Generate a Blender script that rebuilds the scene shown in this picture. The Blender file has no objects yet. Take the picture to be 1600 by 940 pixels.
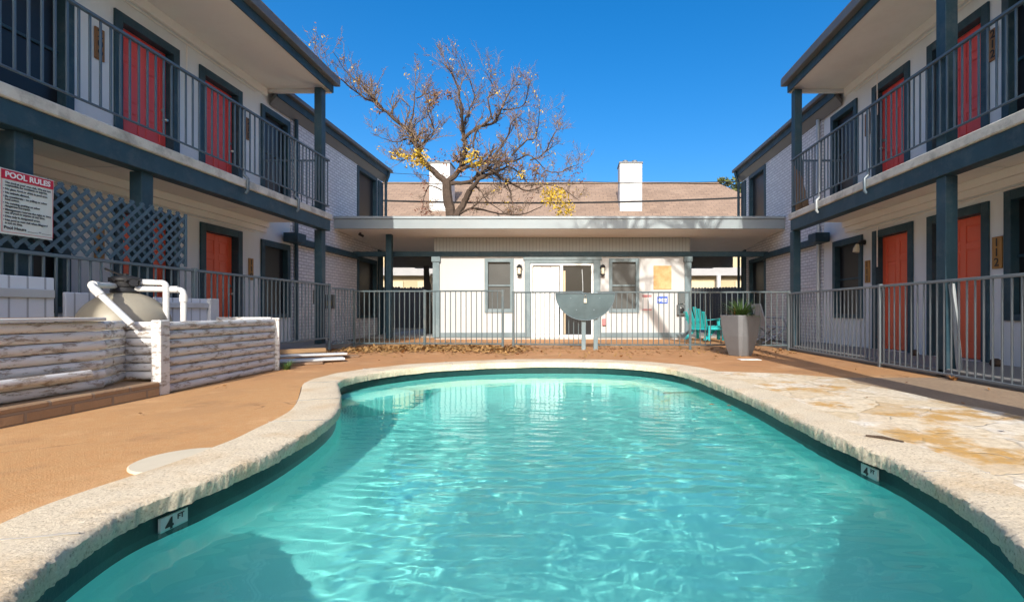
import bpy, bmesh, math, random
from mathutils import Vector, Matrix, noise
from mathutils.geometry import tessellate_polygon
R = math.radians
rnd = random.Random(7)
scene = bpy.context.scene
C = scene.collection

# ------------------------------------------------------------------ camera
EYE = 0.80
cam_d = bpy.data.cameras.new('camera'); cam = bpy.data.objects.new('camera', cam_d); C.objects.link(cam)
cam.location = (0, 0, EYE); cam.rotation_euler = (R(90), 0, 0)
cam_d.sensor_width = 36; cam_d.lens = 17.1
cam_d.shift_x = -95/1600; cam_d.shift_y = 16/1600
cam_d.clip_start = 0.02; cam_d.clip_end = 2000
scene.camera = cam
FPX = 760.0
def px(x, y, Y):
    """world point on the plane at depth Y seen at photo pixel x, y"""
    return Vector(((x-895)/FPX*Y, Y, EYE-(y-486)/FPX*Y))

# ------------------------------------------------------------------ light
SUN_EL = 30.0
SUN_DX = 0.03
w = bpy.data.worlds.new('World'); scene.world = w; w.use_nodes = True
nt = w.node_tree; nt.nodes.clear()
sky = nt.nodes.new('ShaderNodeTexSky'); sky.sky_type = 'NISHITA'; sky.sun_disc = False
sky.sun_elevation = R(SUN_EL); sky.sun_rotation = R(180) + math.atan(SUN_DX)
sky.altitude = 200; sky.air_density = 1.0; sky.dust_density = 5.0; sky.ozone_density = 4.0
hs = nt.nodes.new('ShaderNodeHueSaturation'); hs.inputs['Saturation'].default_value = 1.40; hs.inputs['Value'].default_value = 0.85
bg = nt.nodes.new('ShaderNodeBackground'); bg.inputs['Strength'].default_value = 0.15
wo = nt.nodes.new('ShaderNodeOutputWorld')
nt.links.new(sky.outputs[0], hs.inputs['Color']); nt.links.new(hs.outputs[0], bg.inputs[0]); nt.links.new(bg.outputs[0], wo.inputs[0])
sun_d = bpy.data.lights.new('sun', 'SUN'); sun = bpy.data.objects.new('sun', sun_d); C.objects.link(sun)
sun_d.energy = 2.75; sun_d.angle = R(0.5); sun_d.color = (1.0, 0.955, 0.87)
d = Vector((SUN_DX, 1, 0)).normalized(); el = R(SUN_EL)
sun.rotation_euler = Vector((d.x*math.cos(el), d.y*math.cos(el), -math.sin(el))).to_track_quat('-Z', 'Y').to_euler()
sun.location = (0, -20, 20)
sun_d.cycles.is_caustics_light = True
vs = scene.view_settings
vs.view_transform = 'Standard'; vs.look = 'None'; vs.gamma = 1; vs.use_curve_mapping = False
vs.exposure = 0.93
scene.cycles.use_denoising = True
try: scene.cycles.denoiser = 'OPENIMAGEDENOISE'
except Exception: pass
scene.cycles.max_bounces = 10; scene.cycles.diffuse_bounces = 5; scene.cycles.transparent_max_bounces = 16
scene.cycles.sample_clamp_indirect = 8

# ------------------------------------------------------------------ mesh helper
class MB:
    def __init__(s): s.v = []; s.f = []; s.mi = []
    def add(s, vs_, fs_, mi=0):
        o = len(s.v); s.v += [tuple(p) for p in vs_]; s.f += [tuple(i+o for i in f) for f in fs_]; s.mi += [mi]*len(fs_)
        return s
    def box(s, x0, x1, y0, y1, z0, z1, mi=0):
        if x0 > x1: x0, x1 = x1, x0
        if y0 > y1: y0, y1 = y1, y0
        if z0 > z1: z0, z1 = z1, z0
        return s.add([(x0,y0,z0),(x1,y0,z0),(x1,y1,z0),(x0,y1,z0),(x0,y0,z1),(x1,y0,z1),(x1,y1,z1),(x0,y1,z1)],
              [(0,3,2,1),(4,5,6,7),(0,1,5,4),(1,2,6,5),(2,3,7,6),(3,0,4,7)], mi)
    def obox(s, c, ex, ey, ez, mi=0):
        c = Vector(c); ex = Vector(ex); ey = Vector(ey); ez = Vector(ez)
        P = [c-ex-ey-ez, c+ex-ey-ez, c+ex+ey-ez, c-ex+ey-ez, c-ex-ey+ez, c+ex-ey+ez, c+ex+ey+ez, c-ex+ey+ez]
        fs = [(0,3,2,1),(4,5,6,7),(0,1,5,4),(1,2,6,5),(2,3,7,6),(3,0,4,7)]
        if ex.cross(ey).dot(ez) < 0: fs = [tuple(reversed(f)) for f in fs]
        return s.add(P, fs, mi)
    def bar(s, p0, p1, w, h, up=(0,0,1)):
        p0 = Vector(p0); p1 = Vector(p1); d = p1-p0; L = d.length; d = d.normalized()
        up = Vector(up); sd = d.cross(up)
        if sd.length < 1e-4: sd = d.cross(Vector((0,1,0)))
        sd.normalize(); u = sd.cross(d)
        return s.obox((p0+p1)/2, d*L/2, sd*w/2, u*h/2)
    def tube(s, pts, rad, n=8, cap=True):
        pts = [Vector(p) for p in pts]; m = len(pts)
        if not hasattr(rad, '__len__'): rad = [rad]*m
        vs_ = []; fs_ = []
        t0 = (pts[1]-pts[0]).normalized()
        a = t0.orthogonal().normalized()
        for i, p in enumerate(pts):
            if i == 0: t = (pts[1]-pts[0])
            elif i == m-1: t = pts[-1]-pts[-2]
            else: t = (pts[i+1]-pts[i]).normalized() + (pts[i]-pts[i-1]).normalized()
            t.normalize(); a = (a - t*a.dot(t))
            if a.length < 1e-5: a = t.orthogonal()
            a.normalize(); b = t.cross(a)
            for k in range(n):
                th = 2*math.pi*k/n
                vs_.append(p + (a*math.cos(th)+b*math.sin(th))*rad[i])
        for i in range(m-1):
            for k in range(n):
                k2 = (k+1) % n
                fs_.append((i*n+k, i*n+k2, (i+1)*n+k2, (i+1)*n+k))
        if cap:
            fs_.append(tuple(reversed(range(n)))); fs_.append(tuple((m-1)*n+k for k in range(n)))
        return s.add(vs_, fs_)
    def lathe(s, c, prof, n=32, cap=True):
        """prof: list of (r, z)"""
        vs_ = []; fs_ = []; m = len(prof)
        for r, z in prof:
            for k in range(n):
                th = 2*math.pi*k/n; vs_.append((c[0]+r*math.cos(th), c[1]+r*math.sin(th), c[2]+z))
        for i in range(m-1):
            for k in range(n):
                k2 = (k+1) % n; fs_.append((i*n+k, i*n+k2, (i+1)*n+k2, (i+1)*n+k))
        if cap:
            fs_.append(tuple(reversed(range(n)))); fs_.append(tuple((m-1)*n+k for k in range(n)))
        return s.add(vs_, fs_)
    def prism(s, poly, off):
        """poly: list of 3d points (planar), extruded by off"""
        n = len(poly); P = [Vector(p) for p in poly]; o = Vector(off)
        nn = Vector((0,0,0))
        for i in range(n): nn += P[i].cross(P[(i+1) % n])
        vs_ = P + [p+o for p in P]
        fs_ = [tuple(range(n)), tuple(reversed(range(n, 2*n)))]
        for i in range(n):
            j = (i+1) % n; fs_.append((i, i+n, j+n, j))
        if nn.dot(o) > 0: fs_ = [tuple(reversed(f)) for f in fs_]
        return s.add(vs_, fs_)
    def quad(s, a, b, c, d, mi=0): return s.add([a,b,c,d], [(0,1,2,3)], mi)
    def build(s, name, m, parent=None, smooth=False, bevel=0.0, origin=None, seg=1):
        me = bpy.data.meshes.new(name)
        vs_ = s.v
        if parent is None and origin is None and vs_:
            xs = [p[0] for p in vs_]; ys = [p[1] for p in vs_]; zs = [p[2] for p in vs_]
            origin = ((min(xs)+max(xs))/2, (min(ys)+max(ys))/2, min(zs))
        if origin is not None: vs_ = [(p[0]-origin[0], p[1]-origin[1], p[2]-origin[2]) for p in vs_]
        me.from_pydata(vs_, [], s.f); me.update()
        for mm in (m if isinstance(m, (list, tuple)) else [m]): me.materials.append(mm)
        if any(s.mi): me.polygons.foreach_set('material_index', s.mi)
        if smooth:
            me.polygons.foreach_set('use_smooth', [True]*len(me.polygons))
            try: me.set_sharp_from_angle(angle=R(40))
            except Exception: pass
        o = bpy.data.objects.new(name, me); C.objects.link(o)
        if origin is not None: o.location = origin
        if parent is not None: attach(o, parent)
        if bevel:
            b = o.modifiers.new('bevel', 'BEVEL'); b.width = bevel; b.segments = seg; b.limit_method = 'ANGLE'; b.angle_limit = R(40)
            b.harden_normals = False
        return o
def attach(o, parent):
    o.parent = parent
    if parent.parent is None: o.matrix_parent_inverse = Matrix.Translation(-parent.location)
def tag(o, label=None, cat=None, group=None, kind=None):
    if label: o['label'] = label
    if cat: o['category'] = cat
    if group: o['group'] = group
    if kind: o['kind'] = kind
    return o
def thing(name, label, cat, loc, group=None):
    o = bpy.data.objects.new(name, None); C.objects.link(o); o.location = loc
    o.empty_display_size = .2
    return tag(o, label, cat, group)
def lettering(body, size, loc, right, up, name, m, parent, extrude=0.002, align='CENTER', squeeze=1.0, spacing=1.0, bold=0.0):
    cu = bpy.data.curves.new('lettering', 'FONT'); cu.body = body; cu.size = size; cu.align_x = align; cu.align_y = 'CENTER'
    cu.extrude = extrude; cu.resolution_u = 3; cu.space_line = spacing; cu.offset = bold
    t = bpy.data.objects.new('lettering', cu); C.objects.link(t)
    me = bpy.data.meshes.new_from_object(t.evaluated_get(bpy.context.evaluated_depsgraph_get()))
    C.objects.unlink(t); bpy.data.objects.remove(t)
    r = Vector(right).normalized(); u = Vector(up).normalized(); n = r.cross(u)
    M = Matrix(((r.x*squeeze,u.x,n.x,loc[0]),(r.y*squeeze,u.y,n.y,loc[1]),(r.z*squeeze,u.z,n.z,loc[2]),(0,0,0,1)))
    me.transform(M); me.materials.clear(); me.materials.append(m); me.name = name
    o = bpy.data.objects.new(name, me); C.objects.link(o)
    attach(o, parent); return o

# ------------------------------------------------------------------ materials
def N(t, typ, **kw):
    n = t.nodes.new(typ)
    for k, v in kw.items(): setattr(n, k, v)
    return n
def newmat(name):
    m = bpy.data.materials.new(name); m.use_nodes = True; t = m.node_tree
    b = t.nodes['Principled BSDF']; return m, t, b
def mixc(t, fac, a, b, mode='MIX'):
    n = N(t, 'ShaderNodeMix', data_type='RGBA', blend_type=mode)
    for sock, v in ((n.inputs[0], fac), (n.inputs[6], a), (n.inputs[7], b)):
        if hasattr(v, 'node'): t.links.new(v, sock)
        elif isinstance(v, (int, float)): sock.default_value = v
        else: sock.default_value = (*v, 1) if len(v) == 3 else v
    return n.outputs[2]
def ramp(t, src, stops):
    n = N(t, 'ShaderNodeValToRGB'); e = n.color_ramp.elements
    while len(e) < len(stops): e.new(0.5)
    for q, (p, c) in zip(e, stops):
        q.position = p; q.color = (*c, 1) if hasattr(c, '__len__') else (c, c, c, 1)
    t.links.new(src, n.inputs[0]); return n.outputs[0]
def posn(t): return N(t, 'ShaderNodeNewGeometry').outputs['Position']
def mapping(t, src, scale=(1,1,1), rot=(0,0,0), loc=(0,0,0)):
    n = N(t, 'ShaderNodeMapping'); t.links.new(src, n.inputs[0])
    n.inputs['Scale'].default_value = scale; n.inputs['Rotation'].default_value = rot; n.inputs['Location'].default_value = loc
    return n.outputs[0]
def nz(t, vec, scale, detail=4, rough=.55, dist=0.0):
    n = N(t, 'ShaderNodeTexNoise'); t.links.new(vec, n.inputs['Vector'])
    n.inputs['Scale'].default_value = scale; n.inputs['Detail'].default_value = detail
    n.inputs['Roughness'].default_value = rough; n.inputs['Distortion'].default_value = dist
    return n.outputs['Fac']
def math_(t, op, a, b=0.0):
    n = N(t, 'ShaderNodeMath', operation=op)
    for i, v in enumerate((a, b)):
        if hasattr(v, 'node'): t.links.new(v, n.inputs[i])
        else: n.inputs[i].default_value = v
    return n.outputs[0]
def bump(t, b, h, strength=.3, dist=.01):
    n = N(t, 'ShaderNodeBump'); n.inputs['Strength'].default_value = strength; n.inputs['Distance'].default_value = dist
    t.links.new(h, n.inputs['Height']); t.links.new(n.outputs[0], b.inputs['Normal']); return n
def paint(name, c, rough=.55, var=.12, scale=3.0, bumps=.15, bscale=60, stretch=(1,1,1), dirt=None, dirtamt=.35, dirtscale=1.3, metal=0.0, spec=.4):
    m, t, b = newmat(name); P = mapping(t, posn(t), stretch)
    f = nz(t, P, scale, 6, .6)
    dk = tuple(x*(1-var*1.6) for x in c); lt = tuple(min(1, x*(1+var)) for x in c)
    col = mixc(t, f, dk, lt)
    if dirt:
        g = ramp(t, nz(t, P, dirtscale, 8, .7), [(.48, 0.0), (.72, 1.0)])
        col = mixc(t, math_(t, 'MULTIPLY', g, dirtamt), col, dirt)
    t.links.new(col, b.inputs['Base Color']); b.inputs['Roughness'].default_value = rough
    b.inputs['Metallic'].default_value = metal; b.inputs['Specular IOR Level'].default_value = spec
    bump(t, b, nz(t, P, bscale, 4), bumps, .004)
    return m
M = {}
M['siding'] = paint('light grey wall paint', (.60,.64,.66), .6, .06, 1.2, .25, 30, (1,1,.25), (.42,.42,.40), .30)
M['white'] = paint('white wall paint', (.49,.49,.48), .55, .04, 1.0, .15, 25, (1,1,.3), (.55,.50,.44), .28, 1.1)
M['trim'] = paint('slate blue trim paint', (.030,.072,.098), .5, .34, 2.6, .2, 40, (1,1,1), (.085,.115,.13), .6, 5.5, spec=.25)
M['fascia'] = paint('weathered grey fascia paint', (.135,.14,.145), .5, .25, 3, .2, 40, (1,.35,1))
M['seatrim'] = paint('pale slate trim paint', (.15,.205,.225), .45, .15, 2.0, .2, 40, (1,1,1), (.34,.37,.37), .35, 2.0)
M['roofedge'] = paint('pale weathered roof edge paint', (.27,.31,.32), .5, .15, 1.6, .25, 30, (.6,1,1), (.30,.31,.30), .45, 1.5)
M['rail'] = paint('blue grey rail paint', (.085,.125,.16), .4, .2, 4, .1, 60)
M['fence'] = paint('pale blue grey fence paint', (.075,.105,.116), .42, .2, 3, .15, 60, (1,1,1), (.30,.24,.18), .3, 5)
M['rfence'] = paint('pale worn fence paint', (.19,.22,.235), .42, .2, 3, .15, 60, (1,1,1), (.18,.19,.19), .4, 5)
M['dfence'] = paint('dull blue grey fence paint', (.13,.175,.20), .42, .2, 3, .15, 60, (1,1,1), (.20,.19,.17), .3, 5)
M['leanpipe'] = paint('pale grey painted pipe', (.34,.37,.38), .45, .2, 6, .1, 60)
M['galv'] = paint('galvanised steel', (.52,.56,.58), .4, .15, 6, .1, 60, metal=.3)
M['soffit'] = paint('cream soffit board', (.82,.79,.735), .6, .05, .9, .1, 30, (1,1,1), (.46,.40,.33), .25, .7)
M['soffitw'] = paint('pale soffit board', (.80,.78,.745), .6, .06, .9, .1, 30, (1,1,1), (.42,.38,.33), .3, .9)
M['crown'] = paint('cream trim board', (.82,.79,.74), .55, .06, 2, .1, 30)
M['concrete'] = paint('weathered pale concrete', (.64,.61,.53), .85, .25, 4, .8, 45, (1,1,1), (.16,.15,.13), .75, 3.4)
M['walk'] = paint('grey walkway concrete', (.30,.29,.27), .85, .2, 2, .6, 40, (1,1,1), (.14,.13,.12), .4, 2.0)
M['redlow'] = paint('coral red door paint with light tint', (.86,.135,.06), .4, .07, 1.5, .12, 50, (1,1,.3))  # orange cast of the lower doors is partly lighting put into the colour
M['redup'] = paint('deep red door paint with light tint', (.82,.085,.07), .4, .08, 1.5, .12, 50, (1,1,.3))  # crimson cast of the upper doors also holds some painted-in lighting
M['black'] = paint('black metal', (.018,.018,.02), .4, .2, 5, .1, 60)
M['brass'] = paint('worn steel hardware', (.5,.47,.42), .3, .1, 8, .05, 60, metal=.8)
M['plank'] = paint('stained wood plaque', (.26,.12,.04), .55, .35, 9, .3, 60, (1,1,.2))
M['digit'] = paint('black letter paint', (.012,.011,.01), .5, .1, 5, 0.02)
M['pvc'] = paint('white plastic pipe', (.70,.69,.665), .35, .04, 5, .03, 40, (1,1,1), (.5,.48,.44), .2, 6)
M['tank'] = paint('tan fibreglass', (.33,.295,.225), .45, .08, 3, .1, 30, (1,1,1), (.24,.21,.16), .4, 3)
M['valve'] = paint('dark valve plastic', (.030,.030,.032), .45, .25, 8, .1, 50)
M['ltrim'] = paint('blue lattice paint', (.075,.13,.17), .5, .2, 5, .2, 50)
M['signface'] = paint('sun bleached sign face', (.72,.76,.70), .35, .04, 4, .03, 30, (1,1,1), (.60,.60,.50), .3, 4)
M['signred'] = paint('sign red', (.55,.02,.05), .4, .1, 5, .03, 30)
M['signwhite'] = paint('sign white', (.82,.82,.80), .4, .03, 5, .03, 30)
M['signblue'] = paint('sign blue', (.03,.10,.50), .4, .08, 5, .03, 30)
M['signrose'] = paint('faded red sign', (.50,.20,.20), .4, .15, 5, .03, 30)
M['turq'] = paint('turquoise plastic', (.02,.42,.43), .4, .08, 4, .05, 40)
M['planter'] = paint('dark grey planter', (.165,.168,.175), .55, .1, 5, .15, 60, (1,1,1), (.14,.14,.14), .3, 4)
M['soil'] = paint('potting soil', (.06,.04,.025), .9, .4, 20, .9, 60)
M['greychair'] = paint('grey chair mesh', (.30,.33,.38), .6, .1, 8, .2, 120)
M['wood'] = paint('weathered brown boards', (.26,.165,.10), .75, .4, 5, .5, 60, (1,1,.15))
M['lumber'] = paint('weathered white lumber', (.62,.63,.63), .6, .15, 4, .4, 50, (.3,1,1), (.34,.30,.26), .4, 3)
M['rawlumber'] = paint('raw tan lumber', (.42,.25,.12), .7, .25, 5, .4, 50, (.3,1,1))
M['cable'] = paint('black cable', (.02,.02,.02), .6, .1, 5, .05, 40)
M['shingle'] = None
M['tanwall'] = paint('tan house siding', (.50,.40,.24), .7, .1, 1, .2, 20)
M['chimney'] = paint('white chimney paint', (.54,.535,.52), .6, .06, 1, .3, 6, (1,1,1), (.40,.37,.33), .45, .9)
M['blackfence'] = paint('dark stained fence boards', (.035,.037,.040), .75, .4, 4, .4, 40, (1,1,.2))
M['meter'] = paint('grey meter housing', (.11,.12,.12), .4, .25, 6, .1, 60)
M['lampglass'] = paint('frosted lamp glass', (.75,.68,.50), .25, .05, 5, .02, 30)
M['osb'] = paint('bare tan board', (.56,.33,.14), .75, .35, 3, .3, 40, (1,1,1), (.66,.50,.30), .5, 3)
M['leafy'] = paint('yellow leaf', (.55,.36,.03), .6, .3, 9, .1, 30)
M['leafo'] = paint('orange brown leaf', (.30,.14,.045), .7, .35, 9, .1, 30)
M['leafr'] = paint('dry russet leaf', (.20,.075,.045), .7, .35, 9, .1, 30)
M['bark'] = paint('grey brown bark', (.075,.050,.034), .85, .45, 9, .8, 40)
M['twig'] = paint('pale grey twig bark', (.17,.12,.085), .8, .35, 3, .2, 40)
M['green'] = paint('green leaf', (.11,.13,.04), .6, .35, 4, .1, 40)
M['blade'] = paint('green blade leaf', (.10,.19,.05), .5, .3, 6, .1, 40)
M['glassdark'] = None
M['ink'] = paint('sign ink', (.02,.025,.03), .5, .05, 5, .01)

def mat_screen():
    m, t, b = newmat('dark window screen'); b.inputs['Base Color'].default_value = (.016,.017,.020,1)
    b.inputs['Roughness'].default_value = .35; b.inputs['Specular IOR Level'].default_value = .35
    P = posn(t); bump(t, b, nz(t, P, 2.2, 2), .08, .02); return m
M['screen'] = mat_screen()
def mat_glass():
    m, t, b = newmat('window glass'); b.inputs['Base Color'].default_value = (.030,.031,.032,1)
    b.inputs['Roughness'].default_value = .12; b.inputs['Specular IOR Level'].default_value = .22
    P = posn(t); bump(t, b, nz(t, P, 1.4, 1), .05, .02); return m
M['glassdark'] = mat_glass()
def mat_brick(name, c1, c2, mort, plane='YZ', bw=.21, bh=.075, ms=.012, bstr=.9):
    m, t, b = newmat(name); P = posn(t)
    sx = N(t, 'ShaderNodeSeparateXYZ'); t.links.new(P, sx.inputs[0])
    cx = N(t, 'ShaderNodeCombineXYZ'); t.links.new(sx.outputs['Y' if plane == 'YZ' else 'X'], cx.inputs[0]); t.links.new(sx.outputs['Z'], cx.inputs[1])
    br = N(t, 'ShaderNodeTexBrick'); t.links.new(cx.outputs[0], br.inputs['Vector'])
    br.inputs['Scale'].default_value = 1; br.inputs['Brick Width'].default_value = bw; br.inputs['Row Height'].default_value = bh
    br.inputs['Mortar Size'].default_value = ms; br.inputs['Mortar Smooth'].default_value = .3; br.inputs['Bias'].default_value = -.2
    br.inputs['Color1'].default_value = (*c1, 1); br.inputs['Color2'].default_value = (*c2, 1); br.inputs['Mortar'].default_value = (*mort, 1)
    f = nz(t, P, 5, 6, .65)
    col = mixc(t, ramp(t, f, [(.35,0.0),(.75,.35)]), br.outputs['Color'], tuple(x*.55 for x in c1))
    t.links.new(col, b.inputs['Base Color']); b.inputs['Roughness'].default_value = .7
    h = math_(t, 'ADD', math_(t, 'MULTIPLY', br.outputs['Fac'], -1.0), math_(t, 'MULTIPLY', nz(t, P, 40, 4), .5))
    bump(t, b, h, bstr, .012); return m
M['brick'] = mat_brick('painted pale brick', (.82,.81,.81), (.68,.67,.68), (.48,.47,.48))
M['redbrick'] = mat_brick('old tan brick kerb', (.42,.27,.15), (.27,.165,.09), (.28,.21,.15), 'YZ', .33, .085, .012)
def mat_groove(name, c, axis='X', step=.1, depth=.5):
    m, t, b = newmat(name); P = posn(t)
    sx = N(t, 'ShaderNodeSeparateXYZ'); t.links.new(P, sx.inputs[0])
    v = math_(t, 'FRACT', math_(t, 'DIVIDE', sx.outputs[axis], step))
    e = math_(t, 'GREATER_THAN', math_(t, 'ABSOLUTE', math_(t, 'SUBTRACT', v, .5)), .44)
    f = nz(t, mapping(t, P, (1,1,.3)), 2.5, 6)
    col = mixc(t, e, mixc(t, f, tuple(x*.86 for x in c), c), tuple(x*.5 for x in c))
    t.links.new(col, b.inputs['Base Color']); b.inputs['Roughness'].default_value = .6
    bump(t, b, math_(t, 'MULTIPLY', e, -1.0), depth, .01); return m
M['ribbed'] = mat_groove('ribbed grey siding', (.42,.44,.43), 'X', .095)
M['vsiding'] = paint('light grey wall siding', (.74,.76,.76), .6, .06, 1.2, .25, 30, (1,1,.25), (.46,.46,.44), .25)
M['whitegate'] = mat_groove('white plank paint', (.74,.76,.80), 'Y', .145)
def mat_shingle():
    m, t, b = newmat('brown roof shingles'); P = posn(t)
    br = N(t, 'ShaderNodeTexBrick'); t.links.new(P, br.inputs['Vector'])
    br.inputs['Scale'].default_value = 1; br.inputs['Brick Width'].default_value = .6; br.inputs['Row Height'].default_value = .34; br.inputs['Mortar Size'].default_value = .03
    br.inputs['Color1'].default_value = (.285,.195,.135,1); br.inputs['Color2'].default_value = (.215,.145,.10,1); br.inputs['Mortar'].default_value = (.16,.11,.08,1)
    col = mixc(t, ramp(t, nz(t, P, .6, 6), [(.3,0.0),(.75,.5)]), br.outputs['Color'], (.32,.23,.165))
    t.links.new(col, b.inputs['Base Color']); b.inputs['Roughness'].default_value = .9
    bump(t, b, nz(t, P, 9, 6), .6, .05); return m
M['shingle'] = mat_shingle()
def mat_peel():
    m, t, b = newmat('peeling white paint on logs'); P = posn(t)
    f = nz(t, mapping(t, P, (1.0,.55,2.2)), 13, 10, .75)
    msk = ramp(t, f, [(.535,0.0),(.585,1.0)])
    base = mixc(t, nz(t, P, 30, 4), (.26,.215,.175), (.46,.40,.34))
    pa = mixc(t, nz(t, P, 3, 5), (.56,.555,.54), (.70,.69,.675))
    col = mixc(t, msk, pa, base)
    t.links.new(col, b.inputs['Base Color']); b.inputs['Roughness'].default_value = .75
    h = math_(t, 'ADD', math_(t, 'MULTIPLY', msk, -1.0), math_(t, 'MULTIPLY', nz(t, P, 50, 5), .6))
    bump(t, b, h, .7, .006); return m
M['peel'] = mat_peel()
# ------------------------------------------------------------------ pool outline (inner lip of the coping)
raw = [(0.35,.50),(.85,.72),(1.22,1.15),(1.48,1.61),(1.60,1.92),(1.67,2.29),(1.69,2.6),(1.66,2.85),(1.63,3.3),(1.63,4.3),(1.58,5.2),(1.50,5.95),(1.38,6.5),(1.10,6.95),(.70,7.25),(.24,7.40),
       (-.40,7.45),(-.95,7.38),(-1.5,7.2),(-2.05,6.85),(-2.45,6.3),(-2.62,5.75),(-2.57,5.35),(-2.40,5.0),(-2.12,4.45),(-1.88,3.9),(-1.75,3.4),(-1.68,2.8),(-1.70,2.3),(-1.75,2.0),(-1.72,1.78),(-1.62,1.5),(-1.42,1.18),(-1.1,.85),(-.6,.56),(-.1,.45)]
def cr(pts, per):
    out = []; n = len(pts)
    for i in range(n):
        p0, p1, p2, p3 = (Vector((*pts[(i+k-1) % n], 0)) for k in range(4))
        for k in range(per):
            t = k/per
            out.append(.5*((2*p1)+(p2-p0)*t+(2*p0-5*p1+4*p2-p3)*t*t+(3*p1-p0-3*p2+p3)*t**3))
    return out
lip = cr(raw, 10)
# resample evenly
def resample(P, n):
    L = [0]; m = len(P)
    for i in range(m): L.append(L[-1]+(P[(i+1) % m]-P[i]).length)
    out = []; j = 0
    for k in range(n):
        s_ = L[-1]*k/n
        while L[j+1] < s_: j += 1
        out.append(P[j].lerp(P[(j+1) % m], (s_-L[j])/max(1e-9, L[j+1]-L[j])))
    return out
lip = resample(lip, 1500); NL = len(lip)
def normals(P, win=4):
    m = len(P); out = []
    for i in range(m):
        t = (P[(i+win) % m]-P[(i-win) % m]).normalized(); out.append(Vector((t.y, -t.x, 0)))
    return out
nrm = normals(lip, 22)                      # outward (outline runs anticlockwise)
def off(dist, sm=0):
    return [lip[i]+nrm[i]*(dist(i) if callable(dist) else dist) for i in range(NL)]
def cope_w(i):
    p = lip[i]
    a = .37
    if p.x > 0 and p.y < 6: a = .32
    if p.y > 6: a = .43
    if p.x < -1.6 and 3.6 < p.y < 5.6: a = .34
    return a
cw = [cope_w(i) for i in range(NL)]
for _ in range(300): cw = [(cw[i-1]+cw[i]+cw[(i+1) % NL])/3 for i in range(NL)]
outer = off(lambda i: cw[i])
for _ in range(90): outer = [(outer[i-1]+outer[i]*2+outer[(i+1) % NL])/4 for i in range(NL)]
COPE_Z = .025; WATER_Z = -.142
def sheet(name, outer_poly, holes, z, m, sub=False):
    polys = [[Vector((p[0], p[1], 0)) for p in outer_poly]] + [[Vector((p[0], p[1], 0)) for p in h] for h in holes]
    tri = tessellate_polygon(polys)
    flat = [v for q in polys for v in q]
    mb = MB(); fs_ = []
    for a, b, c in tri:
        n_ = (flat[b]-flat[a]).cross(flat[c]-flat[a]).z
        fs_.append((a, b, c) if n_ > 0 else (a, c, b))
    mb.add([(v.x, v.y, z) for v in flat], fs_)
    o = mb.build(name, m, origin=(0,0,0)); return tag(o, kind='structure')
rect = lambda x0, x1, y0, y1: [(x0,y0),(x1,y0),(x1,y1),(x0,y1)]
hole = [outer[i].lerp(lip[i], .25) for i in range(NL)]

def mat_deck():
    m, t, b = newmat('orange tan textured pool deck'); P = posn(t)
    big = nz(t, P, .55, 5, .6); f = nz(t, P, 14, 6, .7); fine = nz(t, P, 110, 3, .6)
    col = mixc(t, big, (.44,.24,.095), (.55,.32,.142))
    col = mixc(t, ramp(t, f, [(.35,.55),(.62,0.0)]), col, (.48,.215,.07))
    col = mixc(t, ramp(t, fine, [(.56,0.0),(.72,.55)]), col, (.84,.54,.26))
    # redder, older finish toward the far end
    sx = N(t, 'ShaderNodeSeparateXYZ'); t.links.new(P, sx.inputs[0])
    yy = math_(t, 'ADD', sx.outputs['Y'], math_(t, 'MULTIPLY', nz(t, P, 1.1, 4), 1.6))
    far = ramp(t, math_(t, 'DIVIDE', yy, 12.0), [(.46,0.0),(.68,.75)])
    col = mixc(t, far, col, mixc(t, nz(t, P, 2.2, 6, .65), (.33,.145,.055), (.54,.265,.105)))
    st = ramp(t, nz(t, mapping(t, P, (1,1,1), (0,0,0), (3,5,0)), 1.7, 8, .7), [(.55,0.0),(.72,.6)])
    col = mixc(t, st, col, (.25,.13,.065))
    stain = ramp(t, nz(t, mapping(t, P, (1,1,1), (0,0,0), (11,1,0)), .9, 9, .72), [(.48,0.0),(.60,.42),(.80,.2)])
    col = mixc(t, stain, col, (.40,.22,.10))
    pale = ramp(t, nz(t, mapping(t, P, (1,1,1), (0,0,0), (4,9,0)), 1.3, 8, .7), [(.54,0.0),(.70,.40)])
    col = mixc(t, pale, col, (.78,.50,.27))
    wv = N(t, 'ShaderNodeVectorMath', operation='MULTIPLY_ADD'); nn = N(t, 'ShaderNodeTexNoise'); t.links.new(P, nn.inputs['Vector']); nn.inputs['Scale'].default_value = 2.5; nn.inputs['Detail'].default_value = 6
    t.links.new(nn.outputs['Color'], wv.inputs[0]); wv.inputs[1].default_value = (.5,.5,.5); t.links.new(P, wv.inputs[2])
    vc = N(t, 'ShaderNodeTexVoronoi', feature='DISTANCE_TO_EDGE'); t.links.new(wv.outputs[0], vc.inputs['Vector']); vc.inputs['Scale'].default_value = .55
    ck = math_(t, 'MULTIPLY', ramp(t, vc.outputs['Distance'], [(.0015,1.0),(.006,0.0)]), ramp(t, nz(t, P, .8, 3), [(.50,0.0),(.58,.75)]))
    col = mixc(t, ck, col, (.20,.10,.045))
    t.links.new(col, b.inputs['Base Color']); b.inputs['Roughness'].default_value = .85
    bump(t, b, math_(t, 'SUBTRACT', math_(t, 'ADD', fine, f), ck), .6, .006); return m
M['deck'] = mat_deck()
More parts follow.
